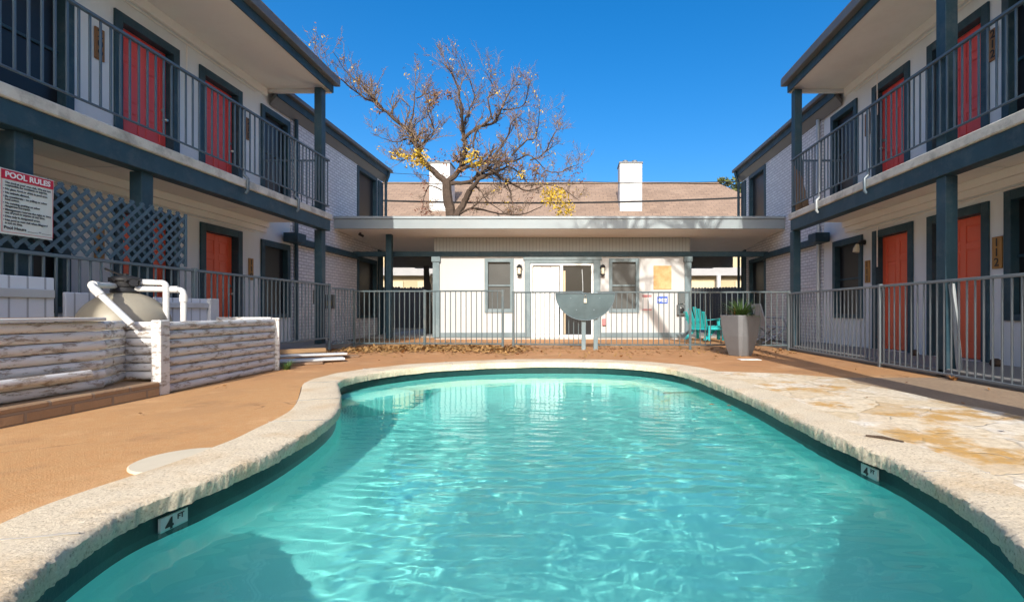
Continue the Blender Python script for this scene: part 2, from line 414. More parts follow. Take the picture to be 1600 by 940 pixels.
def mat_flag():
    m, t, b = newmat('cream flagstone paving'); P = posn(t)
    wv = N(t, 'ShaderNodeVectorMath', operation='ADD'); t.links.new(P, wv.inputs[0])
    nn = N(t, 'ShaderNodeTexNoise'); t.links.new(P, nn.inputs['Vector']); nn.inputs['Scale'].default_value = 1.6; nn.inputs['Detail'].default_value = 5
    sc = N(t, 'ShaderNodeVectorMath', operation='SCALE'); t.links.new(nn.outputs['Color'], sc.inputs[0]); sc.inputs['Scale'].default_value = .55
    t.links.new(sc.outputs[0], wv.inputs[1])
    W = wv.outputs[0]
    v = N(t, 'ShaderNodeTexVoronoi'); t.links.new(W, v.inputs['Vector']); v.inputs['Scale'].default_value = 2.3
    e = N(t, 'ShaderNodeTexVoronoi', feature='DISTANCE_TO_EDGE'); t.links.new(W, e.inputs['Vector']); e.inputs['Scale'].default_value = 2.3
    s2 = N(t, 'ShaderNodeSeparateColor'); t.links.new(v.outputs['Color'], s2.inputs[0])
    stone = ramp(t, s2.outputs[0], [(0.0,(.68,.55,.36)),(.3,(.78,.68,.52)),(.55,(.62,.46,.27)),(.75,(.82,.74,.60)),(1.0,(.66,.52,.33))])
    och = ramp(t, nz(t, P, 1.5, 7, .66), [(.52,0.0),(.60,.95)])
    stone = mixc(t, och, stone, (.56,.31,.07))
    wh = ramp(t, nz(t, mapping(t, P, (1,1,1), (0,0,0), (7,2,0)), 2.3, 8, .68), [(.53,0.0),(.64,.85)])
    stone = mixc(t, wh, stone, (.80,.76,.68))
    stone = mixc(t, ramp(t, nz(t, P, 16, 8, .7), [(.38,.5),(.58,0.0)]), stone, (.40,.30,.18))
    j = ramp(t, e.outputs['Distance'], [(.005,.8),(.034,0.0)])
    j = math_(t, 'MULTIPLY', j, ramp(t, nz(t, P, 4, 5), [(.38,0.0),(.60,.65)]))
    col = mixc(t, j, stone, (.30,.24,.16))
    t.links.new(col, b.inputs['Base Color']); b.inputs['Roughness'].default_value = .85
    bump(t, b, math_(t, 'SUBTRACT', nz(t, P, 12, 8, .7), j), .8, .012); return m
M['flag'] = mat_flag()
def mat_conc():
    m, t, b = newmat('brownish stained concrete'); P = posn(t)
    col = mixc(t, nz(t, P, 1.3, 7, .65), (.24,.155,.09), (.44,.32,.21))
    col = mixc(t, ramp(t, nz(t, P, 22, 6, .7), [(.35,.5),(.55,0.0)]), col, (.19,.13,.085))
    t.links.new(col, b.inputs['Base Color']); b.inputs['Roughness'].default_value = .85
    bump(t, b, nz(t, P, 40, 6, .7), .6, .006); return m
M['conc'] = mat_conc()
def mat_cope():
    m, t, b = newmat('rough cream coping concrete'); P = posn(t)
    f = nz(t, P, 5, 8, .7); fine = nz(t, P, 75, 5, .7)
    col = mixc(t, f, (.55,.455,.315), (.77,.67,.505))
    col = mixc(t, ramp(t, nz(t, P, 2.6, 6), [(.50,0.0),(.66,.6)]), col, (.58,.42,.24))
    col = mixc(t, ramp(t, fine, [(.33,.75),(.48,0.0)]), col, (.26,.19,.12))
    col = mixc(t, ramp(t, fine, [(.58,0.0),(.74,.8)]), col, (.90,.84,.72))
    t.links.new(col, b.inputs['Base Color']); b.inputs['Roughness'].default_value = .9
    bump(t, b, math_(t, 'ADD', fine, math_(t, 'MULTIPLY', nz(t, P, 22, 5), 1.2)), .7, .006); return m
M['cope'] = mat_cope()
def mat_tile():
    m, t, b = newmat('dark green waterline tile'); P = posn(t)
    f = nz(t, mapping(t, P, (1,1,.5)), 14, 5)
    col = mixc(t, f, (.006,.026,.028), (.018,.060,.058))
    col = mixc(t, ramp(t, nz(t, P, 30, 6, .7), [(.6,0.0),(.75,.45)]), col, (.14,.20,.18))
    t.links.new(col, b.inputs['Base Color']); b.inputs['Roughness'].default_value = .3; b.inputs['Specular IOR Level'].default_value = .25
    bump(t, b, nz(t, P, 60, 3), .25, .004); return m
M['tile'] = mat_tile()
def mat_basin():
    m, t, b = newmat('aqua pool plaster'); P = posn(t)
    col = mixc(t, nz(t, P, 1.2, 6), (.33,.82,.765), (.43,.88,.83))
    t.links.new(col, b.inputs['Base Color']); b.inputs['Roughness'].default_value = .7
    return m
M['basin'] = mat_basin()

# ground and paving
g = sheet('ground', rect(-250, 250, -250, 400), [hole], -.02, paint('dusty ground', (.22,.17,.11), .9, .25, .5, .5, 12))
deck = sheet('pool_deck', rect(-5.0, 4.52, -6, 14.6), [hole], 0.0, M['deck'])
sl = [outer[i] for i in range(NL) if lip[i].x > 1.0 and .9 < lip[i].y < 6.35]
# flagstones fill between coping and the concrete strip on the right
edge = []
for k in range(24):
    t_ = k/23; y = 5.75-t_*8.5
    edge.append((3.28+.10*math.sin(y*2.1)+.05*math.sin(y*5.3+1), y))
topc = [(3.1,6.1),(2.7,6.2)]
poly = [(1.25,.65)] + [(p.x-.03, p.y) for p in sl] + topc + [(2.0,6.35)][:0] + edge + [(1.3,-2.75)]
flag = sheet('flagstone_paving', poly, [], .006, M['flag'])
conc = sheet('concrete_path', rect(3.16, 4.50, -6, 5.85), [], .003, M['conc'])
mb = MB(); mb.box(-6.3, -5.03, -6, 11.0, -.02, .14); wl = tag(mb.build('walkway', M['walk'], bevel=.015), kind='structure')
mb = MB(); mb.box(4.50, 5.6, -6, 11.0, -.02, .105); wr = tag(mb.build('walkway', M['walk'], bevel=.015), kind='structure')
mb = MB(); mb.box(-6.3, 5.6, 14.6, 21.8, -.02, .05); pv = tag(mb.build('patio', M['walk']), kind='structure')

# ------------------------------------------------------------------ swimming pool
pool = thing('swimming_pool', 'kidney shaped swimming pool with rough cream coping and turquoise water', 'swimming pool', (0, 4, 0))
mb = MB()
prof = []      # rings: (offset from lip, z)
rings = [(None, -.03), (None, COPE_Z), (.30, COPE_Z+.004), (.15, COPE_Z+.003), (.075, COPE_Z+.002), (.030, COPE_Z-.001), (.010, COPE_Z-.006), (0, COPE_Z-.018), (-.002, COPE_Z-.050), (.002, COPE_Z-.086), (.05, COPE_Z-.090)]
vv = []
for ri, (o_, z_) in enumerate(rings):
    for i in range(NL):
        if o_ is None: p = outer[i].copy()
        else: p = lip[i]+nrm[i]*min(o_, cw[i]*.9)
        q = Vector((p.x, p.y, z_))
        s = 4.0; jt = noise.noise(Vector((p.x*3, p.y*3, z_*30)))*.006
        if 3 <= ri <= 9:
            jt2 = noise.noise(Vector((p.x*9, p.y*9, z_*40+3)))*.005 + noise.noise(Vector((p.x*38, p.y*38, z_*70)))*.006 + noise.noise(Vector((p.x*85, p.y*85, z_*120)))*.004
            q += nrm[i]*(jt2*(1 if ri > 4 else .6)); q.z += jt2*.4 if ri > 3 else jt2*.2
        q.z += jt if ri >= 1 else 0
        vv.append(q)
ff = []
for r_ in range(len(rings)-1):
    for i in range(NL):
        j = (i+1) % NL; ff.append((r_*NL+j, r_*NL+i, (r_+1)*NL+i, (r_+1)*NL+j))
mb.add(vv, [tuple(reversed(f)) for f in ff]); cope = mb.build('coping', M['cope'], pool, smooth=True)
jo = [outer[i]+nrm[i]*.012 for i in range(NL)]; ji = [outer[i]-nrm[i]*.03 for i in range(NL)]
mb = MB(); mb.add([(p.x,p.y,.0035) for p in ji]+[(p.x,p.y,.0035+.001*noise.noise(Vector((p.x*9,p.y*9,0)))) for p in jo], [(i, NL+i, NL+(i+1) % NL, (i+1) % NL) for i in range(NL)])
mb.build('joint', paint('dark deck joint', (.09,.065,.045), .9, .4, 9, .3, 40), pool)
def band(name, d0, z0, d1, z1, m, extra=None):
    mb = MB(); a = off(d0); b_ = off(d1)
    vv = [(p.x, p.y, z0) for p in a] + [(p.x, p.y, z1) for p in b_]
    mb.add(vv, [(i, NL+i, NL+(i+1) % NL, (i+1) % NL) for i in range(NL)])
    return mb.build(name, m, pool, smooth=True)
band('waterline_tile', .035, COPE_Z-.080, .035, WATER_Z-.10, M['tile'])
# basin: wall and floor
FLOOR = -.92
mb = MB(); vv = []; wr_ = [(.04, WATER_Z-.095), (.03, -.45), (.0, -.70), (-.10, -.84), (-.24, -.90), (-.45, FLOOR)]
for o_, z_ in wr_:
    P = off(o_)
    if o_ < -.05:
        for _ in range(40): P = [(P[i-1]+P[i]*2+P[(i+1) % NL])/4 for i in range(NL)]
    vv += [Vector((p.x, p.y, z_)) for p in P]
ff = []
for r_ in range(len(wr_)-1):
    for i in range(NL):
        j = (i+1) % NL; ff.append((r_*NL+i, (r_+1)*NL+i, (r_+1)*NL+j, r_*NL+j))
mb.add(vv, ff); last = [Vector((p.x, p.y, 0)) for p in vv[-NL:]]
tri = tessellate_polygon([last]); fl = []
for a, b_, c in tri:
    n_ = (last[b_]-last[a]).cross(last[c]-last[a]).z; k = (len(wr_)-1)*NL
    fl.append((a+k, b_+k, c+k) if n_ > 0 else (a+k, c+k, b_+k))
mb.f += fl; mb.mi += [0]*len(fl)
mb.build('basin', M['basin'], pool, smooth=True)
# ledge along the far end and a round step in the left bulge
idx = [i for i in range(NL) if lip[i].y > 5.9]
k0 = idx[0]; idx = sorted(idx)
mb = MB(); a = [lip[i]+nrm[i]*.03 for i in idx]; b_ = [lip[i]-nrm[i]*.42 for i in idx]; n_ = len(idx)
mb.add([(p.x,p.y,-.30) for p in a]+[(p.x,p.y,-.30) for p in b_]+[(p.x,p.y,-.9) for p in b_],
       [(i, i+1, n_+i+1, n_+i) for i in range(n_-1)] + [(n_+i, n_+i+1, 2*n_+i+1, 2*n_+i) for i in range(n_-1)])
mb.build('ledge', M['basin'], pool)
mb = MB(); mb.lathe((-2.22, 5.55, -.9), [(.40,0),(.40,.70),(.385,.735),(.35,.75)], 40); mb.build('step', M['basin'], pool, smooth=True)
for k, fr in enumerate((.04, .13, .235, .33, .44, .545, .60, .655, .715, .765, .86, .95)):
    i = int(fr*NL); a_ = lip[i]; b_ = outer[i]; pts_ = []
    for q in range(9):
        p = a_.lerp(b_, .06+.94*q/8)+Vector((rnd.gauss(0,.006), rnd.gauss(0,.006), 0)); pts_.append((p.x, p.y, COPE_Z+.0035))
    mb = MB(); mb.tube(pts_, [.0035*rnd.uniform(.5,1.2) for _ in pts_], 5); mb.build('coping_joint', M['walk'], pool)
# depth marker tiles
def marker(target, nm):
    i = min(range(NL), key=lambda k: (lip[k]-Vector((*target, 0))).length)
    p = lip[i]+nrm[i]*.03; n_ = -nrm[i]; r = Vector((0,0,1)).cross(n_)   # right as seen from the pool
    up = Vector((0,0,1)); zc = -.124
    mb = MB(); mb.obox((p.x, p.y, zc), r*.066, n_*.006, up*.038)
    o = mb.build('depth_marker', paint('shade darkened depth tile glaze', (.40,.50,.47), .3, .12, 9, .05, 40), pool)  # light coloured tile; the shade it sits in is put into its colour
    q = p+n_*.0065
    lettering('4', .080, (q.x-r.x*.024, q.y-r.y*.024, zc-.004), r, up, 'depth_number', M['digit'], o, .001, bold=.0015)
    lettering('FT', .032, (q.x+r.x*.030, q.y+r.y*.030, zc+.016), r, up, 'depth_unit', M['digit'], o, .001, bold=.0008)
marker((-1.70, 2.13), 'l'); marker((1.66, 2.78), 'r')
# skimmer lid in the deck
mb = MB(); mb.lathe((-2.08, 2.60, .0), [(.225,0),(.225,.008),(.218,.012)], 64)
sk = thing('skimmer_lid', 'round off white skimmer lid set flush beside the left coping', 'skimmer lid', (-2.12, 2.62, 0))
mb.build('lid', M['signwhite'] if False else paint('off white lid plastic', (.62,.55,.42), .7, .1, 4, .2, 40), sk)

# water: a rippled surface that really refracts, so the sun draws its own caustics on the floor
def mat_water():
    m = bpy.data.materials.new('pool water'); m.use_nodes = True; t = m.node_tree; t.nodes.clear()
    out = N(t, 'ShaderNodeOutputMaterial'); g_ = N(t, 'ShaderNodeBsdfGlass'); g_.inputs['IOR'].default_value = 1.33
    g_.inputs['Roughness'].default_value = 0.0; g_.inputs['Color'].default_value = WATER_TINT
    t.links.new(g_.outputs[0], out.inputs[0]); return m
WATER_TINT = (.80, .99, .965, 1)
M['water'] = mat_water()
import numpy as np
rgw = random.Random(4); waves = []
for lam, amp, n_, sp in ((1.1, .0010, 5, .7), (.50, .00045, 8, .5), (.24, .00034, 14, .40), (.13, .00036, 16, .30), (.085, .00012, 12, .5)):
    for _ in range(n_):
        th = rgw.gauss(math.pi/2, sp); k = 2*math.pi/(lam*rgw.uniform(.75, 1.3))
        waves.append((k*math.cos(th), k*math.sin(th), rgw.uniform(0, 6.28), amp*rgw.uniform(.6, 1.2), rgw.uniform(-1, 1), rgw.uniform(-1, 1), rgw.uniform(0, 6)))
stp = .018; xs = np.arange(-2.75, 1.80, stp); ys = np.arange(.36, 7.56, stp)
GX, GY = np.meshgrid(xs, ys); GZ = np.full_like(GX, WATER_Z)
calm = np.clip((GX+2.1)/1.6, .30, 1.0)*np.clip(1.0-(GY-3.8)*.35, .42, 1.0)
for kx, ky, ph_, a_, mx_, my_, mp_ in waves:
    GZ += calm*a_*np.sin(kx*GX+ky*GY+ph_)*(.65+.35*np.sin(mx_*GX*1.7+my_*GY*1.3+mp_))
bnd = off(.034); ins = np.zeros(GX.shape, bool)
for i in range(NL):
    p_, q_ = bnd[i], bnd[i-1]
    if abs(p_.y-q_.y) < 1e-9: continue
    c_ = ((p_.y > GY) != (q_.y > GY)) & (GX < (q_.x-p_.x)*(GY-p_.y)/(q_.y-p_.y)+p_.x); ins ^= c_
nx_ = len(xs); cell = ins[:-1,:-1] | ins[1:,:-1] | ins[:-1,1:] | ins[1:,1:]
mb = MB(); mb.v = list(zip(GX.ravel().tolist(), GY.ravel().tolist(), GZ.ravel().tolist()))
ii, jj = np.nonzero(cell); mb.f = [(i*nx_+j, i*nx_+j+1, (i+1)*nx_+j+1, (i+1)*nx_+j) for i, j in zip(ii.tolist(), jj.tolist())]; mb.mi = [0]
wat = mb.build('water', M['water'], origin=(0,0,0)); tag(wat, kind='structure')
bm = bmesh.new(); bm.from_mesh(wat.data); bmesh.ops.delete(bm, geom=[v for v in bm.verts if not v.link_faces], context='VERTS'); bm.to_mesh(wat.data); bm.free()
wat.data.polygons.foreach_set('use_smooth', [True]*len(wat.data.polygons))
wat.cycles.is_caustics_caster = True
for ob in pool.children_recursive: ob.cycles.is_caustics_receiver = True
# ------------------------------------------------------------------ two-storey wings
Z2 = 2.79
def lattice_cells(y0, y1, z0, z1, ops):
    ys = sorted({y0, y1, *[o[0] for o in ops], *[o[1] for o in ops]}); zs = sorted({z0, z1, *[o[2] for o in ops], *[o[3] for o in ops]})
    for i in range(len(ys)-1):
        for j in range(len(zs)-1):
            a, b, c, d = ys[i], ys[i+1], zs[j], zs[j+1]; my, mz = (a+b)/2, (c+d)/2
            if any(o[0] < my < o[1] and o[2] < mz < o[3] for o in ops): continue
            yield a, b, c, d
def door_leaf(mb, P, y0, y1, z0, z1, a):
    """six panel leaf; P(a, y, z) -> point, a is the face toward the pool"""
    W = y1-y0; st = .11; mid = (y0+y1)/2
    def bx(ya, yb, za, zb, a0, a1):
        A = P(a0, ya, za); B = P(a1, yb, zb); mb.box(A[0], B[0], A[1], B[1], A[2], B[2])
    bx(y0, y1, z0, z1, a-.045, a-.012)
    rows = [(z0, z0+.22), (z0+.86, z0+1.0), (z0+1.56, z0+1.66), (z1-.12, z1)]
    for ya, yb in ((y0, y0+st), (mid-.05, mid+.05), (y1-st, y1)): bx(ya, yb, z0, z1, a-.012, a)
    for za, zb in rows:
        for ya, yb in ((y0+st, mid-.05), (mid+.05, y1-st)): bx(ya, yb, za, zb, a-.012, a)
    for k in range(3):
        for ya, yb in ((y0+st, mid-.05), (mid+.05, y1-st)): bx(ya+.03, yb-.03, rows[k][1]+.03, rows[k+1][0]-.03, a-.012, a-.003)
def wing(s, XW, aS, aP, aE, spec):
    X = lambda a: XW - s*a
    P = lambda a, y, z: (X(a), y, z)
    def bx(mb, a0, a1, y0, y1, z0, z1): mb.box(X(a0), X(a1), y0, y1, z0, z1); return mb
    side = 'left' if s < 0 else 'right'
    root = thing('motel_wing', spec['label'], 'building', (X(0), 4, 0))
    # ---- walls
    G0 = spec['g0']
    ops_low = [(y0, y1, G0, G0+2.07) for y0, y1, _ in spec['low_doors']] + [(y0, y1, z0, z1) for y0, y1, z0, z1 in spec['low_wins']]
    ops_up = [(y0, y1, Z2, Z2+2.07) for y0, y1, _ in spec['up_doors']] + [(y0, y1, z0, z1) for y0, y1, z0, z1 in spec['up_wins']]
    brw = spec['brick_wins']
    def wallmesh(y0, y1, z0, z1, ops, a=0.0, depth=.16):
        mb = MB()
        for ya, yb, za, zb in lattice_cells(y0, y1, z0, z1, ops):
            q = [P(a, ya, za), P(a, yb, za), P(a, yb, zb), P(a, ya, zb)]
            if s > 0: q = q[::-1]
            mb.quad(*q)
        for ya, yb, za, zb in ops:
            for (y_a, z_a), (y_b, z_b) in (((ya,za),(ya,zb)), ((ya,zb),(yb,zb)), ((yb,zb),(yb,za)), ((yb,za),(ya,za))):
                mb.quad(P(a,y_a,z_a), P(a,y_b,z_b), P(a-depth,y_b,z_b), P(a-depth,y_a,z_a))
        return mb
    mb = wallmesh(-6, 10.85, 0, 5.42, ops_low+ops_up); mb.build('wall', M['vsiding'], root)
    mb = wallmesh(10.85, 15.95, 0, 5.42, brw, .03)
    A = [P(.03, 15.95, 0), P(-8, 15.95, 0), P(-8, 15.95, 5.42), P(.03, 15.95, 5.42)]
    mb.quad(*(A if s < 0 else A[::-1]))
    A = [P(0, 10.85, 0), P(.03, 10.85, 0), P(.03, 10.85, 5.42), P(0, 10.85, 5.42)]; mb.quad(*A)
    mb.build('brick_wall', M['brick'], root)
    mb = MB(); bx(mb, -.17, -8, -6, 15.9, 0, 5.42); mb.build('rear_wall', M['siding'], root)
    # ---- doors
    def door(y0, y1, z0, m, nm='door'):
        f = MB(); z1 = z0+2.07
        for a_, b_, c_, d_ in ((y0-.03,y0+.09,z0,z1+.10), (y1-.09,y1+.03,z0,z1+.10), (y0+.09,y1-.09,z1-.03,z1+.10)):
            bx(f, -.11, .028, a_, b_, c_, d_)
        mb = MB(); door_leaf(mb, P, y0+.095, y1-.095, z0+.015, z1-.035, -.10)
        o = mb.build('door', m, root, bevel=.004)
        fo = f.build('door_frame', M['trim'], o, bevel=.004)
        hy = (y1-.16) if s < 0 else (y0+.16) if False else y1-.16
        k = MB(); hx0 = -.10
        c = P(hx0, hy, z0+.98); n_ = Vector((-s,0,0))
        k.tube([Vector(c)-n_*.002, Vector(c)+n_*.05], .012, 8); k.tube([Vector(c)+n_*.04, Vector(c)+n_*.06, Vector(c)+n_*.085], [.018,.031,.018], 12)
        k.build('handle', M['brass'], o, smooth=True); k = MB()
        c2 = P(hx0, hy, z0+1.13); k.tube([Vector(c2), Vector(c2)+n_*.022], .028, 12)
        k.build('deadbolt', M['brass'], o, smooth=True)
        return o
    for y0, y1, _ in spec['low_doors']: door(y0, y1, G0, M['redlow'])
    for y0, y1, _ in spec['up_doors']: door(y0, y1, Z2, M['redup'])
    # ---- windows
    def window(y0, y1, z0, z1, a=0.0, fw=.085, mull=True):
        f = MB(); pr = .035
        for a_, b_, c_, d_ in ((y0-.02,y0+fw,z0-.02,z1+.04), (y1-fw,y1+.02,z0-.02,z1+.04), (y0+fw,y1-fw,z1-fw,z1+.04), (y0+fw,y1-fw,z0-.02,z0+fw*.7)):
            bx(f, a-.09, a+pr, a_, b_, c_, d_)
        zm = (z0+z1)/2
        if mull: bx(f, a-.075, a-.05, y0+fw, y1-fw, zm-.018, zm+.018)
        o = f.build('window', M['trim'], root, bevel=.004)
        g_ = MB(); bx(g_, a-.10, a-.078, y0+fw-.01, y1-fw+.01, z0+.03, z1-.03); g_.build('screen', M['screen'], o)
    for wn in spec['low_wins']: window(*wn)
    for wn in spec['up_wins']: window(*wn)
    for wn in brw: window(*wn, a=.03, fw=.07, mull=False)
    # ---- slab, beam, ceiling
    mb = MB()
    # slab edge: chipped concrete lip
    bx(mb, .0, aS, -6, 10.0, 2.665, Z2); o = mb.build('balcony_slab', M['concrete'], root, bevel=.012)
    mb = MB(); bx(mb, aS-.21, aS-.03, -6, 9.97, 2.44, 2.662); mb.build('edge_beam', M['trim'], root, bevel=.006)
    mb = MB(); bx(mb, .02, aS-.215, -6, 9.96, 2.615, 2.66)
    mb.build('balcony_ceiling', M['soffit'], root)
    for y in (3.7, 6.1, 8.5): sm = MB(); bx(sm, .03, aS-.22, y, y+.018, 2.605, 2.6145); sm.build('ceiling_batten', M['soffitw'], root)
    mb = MB(); bx(mb, .005, .10, -6, 9.95, 2.50, 2.612); bx(mb, .005, .045, -6, 9.95, 2.40, 2.50); mb.build('crown_trim', M['crown'], root, bevel=.006)
    mb = MB(); bx(mb, .005, .06, -6, 9.95, 5.20, 5.352); mb.build('eave_trim', M['crown'], root, bevel=.005)
    # conduit under both ceilings
    for z in (2.36, 5.14):
        mb = MB(); mb.tube([P(.03, -5, z), P(.03, 9.6, z)], .011, 6)
        yv = 7.9 if s < 0 else 8.9
        mb.tube([P(.03, yv, z+.004), P(.03, yv, z-.75)], .011, 6); mb.build('conduit', M['crown'], root, smooth=True)
    # ---- posts
    def post(y, z0, z1, wd=.15):
        mb = MB(); bx(mb, aP-wd, aP, y, y+wd*1.06, z0, z1); mb.build('post', M['trim'], root, bevel=.006)
    for y in spec['posts_low']: post(y, .0, 2.438)
    for y in spec['posts_up']: post(y, Z2+.002, 5.30)
    # ---- band beam along the brick wall
    mb = MB(); bx(mb, .032, .16, 10.86, 14.05, 2.30, 2.44); bx(mb, .05, .36, 10.5, 10.84, 2.30, 2.50); mb.build('band_beam', M['trim'], root, bevel=.005)
    # ---- eaves and roof
    mb = MB(); bx(mb, .0, aE-.03, -6, 9.98, 5.355, 5.39); mb.build('soffit', M['soffit'], root)
    for y in (3.9, 6.3): sm = MB(); bx(sm, .08, aE-.2, y, y+.015, 5.347, 5.3545); sm.build('soffit_seam', M['crown'], root)
    mb = MB(); bx(mb, aE-.17, aE-.03, -6, 10.02, 5.27, 5.354); bx(mb, .0, aE-.17, 9.94, 10.02, 5.27, 5.354)
    mb.build('eave_beam', M['fascia'] if False else M['soffitw'], root) if False else None
    e2 = MB(); bx(e2, aE-.03, aE+.0, -6, 10.05, 5.30, 5.455); e2.build('fascia', M['trim'], root, bevel=.004)
    e3 = MB(); bx(e3, aE-.02, aE+.11, -6, 10.12, 5.457, 5.60); e3.build('gutter', M['fascia'], root, bevel=.01)
    e4 = MB(); bx(e4, .0, aE-.035, 9.99, 10.05, 5.29, 5.455); e4.build('end_board', M['soffitw'], root)
    # roof solid over the main part
    def roof(y0, y1, a0, zb, nm):
        mb = MB(); pr = [(a0, zb), (a0, zb+.02), (-4.0, zb+1.35), (-8.3, zb+.02), (-8.3, zb)]
        pts0 = [P(a_, y0, z_) for a_, z_ in pr]
        mb.prism(pts0, (0, y1-y0, 0)); mb.build('roof', M['shingle'], root)
    roof(-6.1, 10.10, aE+.10, 5.602, 'roof')
    roof(10.11, 16.25, .24, 5.50, 'roof')
    e = MB(); bx(e, .17, .20, 10.06, 16.2, 5.24, 5.40); e.build('fascia', M['trim'], root)
    e = MB(); bx(e, .18, .29, 10.13, 16.25, 5.402, 5.498); e.build('gutter', M['fascia'], root, bevel=.01)
    e = MB(); q = [P(.031, 10.06, 5.06), P(.168, 10.06, 5.24), P(.168, 10.06, 5.32), P(.031, 10.06, 5.20)]
    e.prism(q, (0, 6.1, 0)); e.build('sloped_soffit', M['fascia'], root)
    # corner boards and downpipes
    e = MB(); bx(e, .031, .075, 15.62, 15.98, 0, 5.0); e.build('corner_board', M['trim'], root, bevel=.004)
    e = MB(); e.tube([P(.24, 16.05, 5.40), P(.23, 16.05, 5.30), P(.14, 16.03, 5.02), P(.13, 16.03, .1)], .045, 8); e.build('downpipe', M['trim'], root, smooth=True)
    e = MB(); e.tube([P(.08, 10.95, 5.10), P(.08, 10.95, .1)], .04, 8); e.build('downpipe', M['galv'] if s > 0 else M['trim'], root, smooth=True)
    # ---- balcony railing
    ar = aS-.035; yE = 9.93
    mb = MB()
    mb.bar(P(ar, -6, 3.87), P(ar, yE, 3.87), .045, .032); mb.bar(P(ar, -6, 2.94), P(ar, yE, 2.94), .03, .02)
    mb.bar(P(ar, yE, 3.87), P(.02, yE, 3.87), .045, .032); mb.bar(P(ar, yE, 2.94), P(.02, yE, 2.94), .03, .02)
    rail = mb.build('balcony_railing', M['rail'], root, bevel=.004)
    mb = MB(); y = -5.95; k = 0
    while y < yE:
        mb.box(X(ar)-.0085, X(ar)+.0085, y-.0085, y+.0085, 2.951, 3.853); y += .113
    a_ = ar-.113
    while a_ > .06:
        mb.box(X(a_)-.0085, X(a_)+.0085, yE-.0085, yE+.0085, 2.951, 3.853); a_ -= .113
    mb.build('baluster', M['rail'], rail)
    for y in spec['brackets']:
        mb = MB(); mm = M['leanpipe'] if (s > 0 and y > 8.6) else M['rail']
        mb.box(X(ar)-.02, X(ar)+.02, y-.03, y+.03, 2.60, 3.85)
        mb = MB()
        mb.tube([P(ar, y, 3.85), P(ar, y, 2.86), P(aS+.024, y, 2.80), P(aS+.024, y, 2.62), P(aS-.01, y, 2.58)], .022, 8)
        mb.build('bracket', mm, rail, smooth=True)
    return root, X, P, bx
LW = dict(label='two storey motel wing with blue lattice below, left of the pool', g0=.14,
    low_doors=[(6.70,7.74,0),(8.24,9.22,0)], up_doors=[(6.70,7.74,0),(8.22,9.22,0)],
    low_wins=[(4.55,6.06,.80,2.20),(9.83,10.78,.68,2.22)], up_wins=[(4.55,6.10,3.00,4.98),(9.83,10.78,3.25,4.95)],
    brick_wins=[(14.15,15.50,.62,2.36),(14.15,15.50,3.05,5.00)],
    posts_low=[4.40,5.70,9.78,-1.0,2.0], posts_up=[9.78], brackets=[7.36,8.72])
RW = dict(label='two storey motel wing with a tall post on both floors, right of the pool', g0=.11,
    low_doors=[(6.56,7.64,0),(8.02,9.04,0)], up_doors=[(6.56,7.64,0),(8.10,9.05,0)],
    low_wins=[(4.7,6.27,.70,2.30),(9.40,10.42,.68,2.24)], up_wins=[(4.7,6.30,3.00,4.98),(9.58,10.5,3.25,4.95)],
    brick_wins=[(14.05,15.30,.62,2.36),(14.05,15.30,3.05,5.00)],
    posts_low=[5.87,9.92,2.0,-1.8], posts_up=[5.87,9.86,2.0,-1.8], brackets=[7.35,8.80])
rootL, XL, PL, bxL = wing(-1, -6.30, 1.36, 1.25, 1.36, LW)
rootR, XR, PR, bxR = wing(+1, 5.60, 1.17, 1.10, 1.17, RW)

# ------------------------------------------------------------------ pool house in the middle with its wide flat canopy
ph = thing('pool_house', 'low white pool house with blue trim under a wide flat roof behind the fence', 'building', (-.3, 14, 0))
YW = 13.9; XA, XB = -3.96, 3.35; YE = 12.75
wins = [(px(760,0,YW).x, px(800,0,YW).x, .82, 2.25), (px(954,0,YW).x, px(996,0,YW).x, .82, 2.25)]
dX0, dX1 = px(829,0,YW).x, px(927,0,YW).x; dZ = 2.16
ops = [(a, b, c, d_) for a, b, c, d_ in wins] + [(dX0, dX1, .05, dZ)]
mb = MB()
for a, b, c, d_ in lattice_cells(XA, XB, 0, 2.36, ops): mb.quad((a,YW,c),(b,YW,c),(b,YW,d_),(a,YW,d_))
for a, b, c, d_ in ops:
    for (x_a,z_a),(x_b,z_b) in (((a,c),(a,d_)),((a,d_),(b,d_)),((b,d_),(b,c)),((b,c),(a,c))):
        mb.quad((x_a,YW,z_a),(x_b,YW,z_b),(x_b,YW+.14,z_b),(x_a,YW+.14,z_a))
mb.quad((XA,YW,0),(XA,YW,2.9),(XA,19,2.9),(XA,19,0)); mb.quad((XB,YW,0),(XB,19,0),(XB,19,2.9),(XB,YW,2.9))
mb.quad((XA,19,0),(XA,19,2.9),(XB,19,2.9),(XB,19,0))
mb.build('wall', M['white'], ph)
mb = MB(); mb.box(XA, XB, YW, YW+.1, 2.50, 2.92); mb.build('ribbed_siding', M['ribbed'], ph)
mb = MB(); mb.box(-6.26, 5.56, YW-.05, YW+.12, 2.36, 2.498); mb.build('band_beam', M['trim'], ph, bevel=.004)
def win2(a, b, c, d_):
    f = MB(); q = .10
    for x0, x1, z0, z1 in ((a-.05,a+q-.05,c-.06,d_+.05),(b-q+.05,b+.05,c-.06,d_+.05),(a+q-.05,b-q+.05,d_-.05,d_+.05),(a+q-.05,b-q+.05,c-.06,c+.05)): f.box(x0,x1,YW-.03,YW+.06,z0,z1)
    f.box(a+.05,b-.05,YW+.03,YW+.055,(c+d_)/2-.02,(c+d_)/2+.02)
    o = f.build('window', M['seatrim'], ph, bevel=.004)
    g_ = MB(); g_.box(a, b, YW+.065, YW+.08, c, d_); g_.build('screen', mat_screen_l, o)
mat_screen_l = paint('grey window screen', (.075,.078,.075), .35, .3, 1.3, .1, 20, spec=.4)
for q in wins: win2(*q)
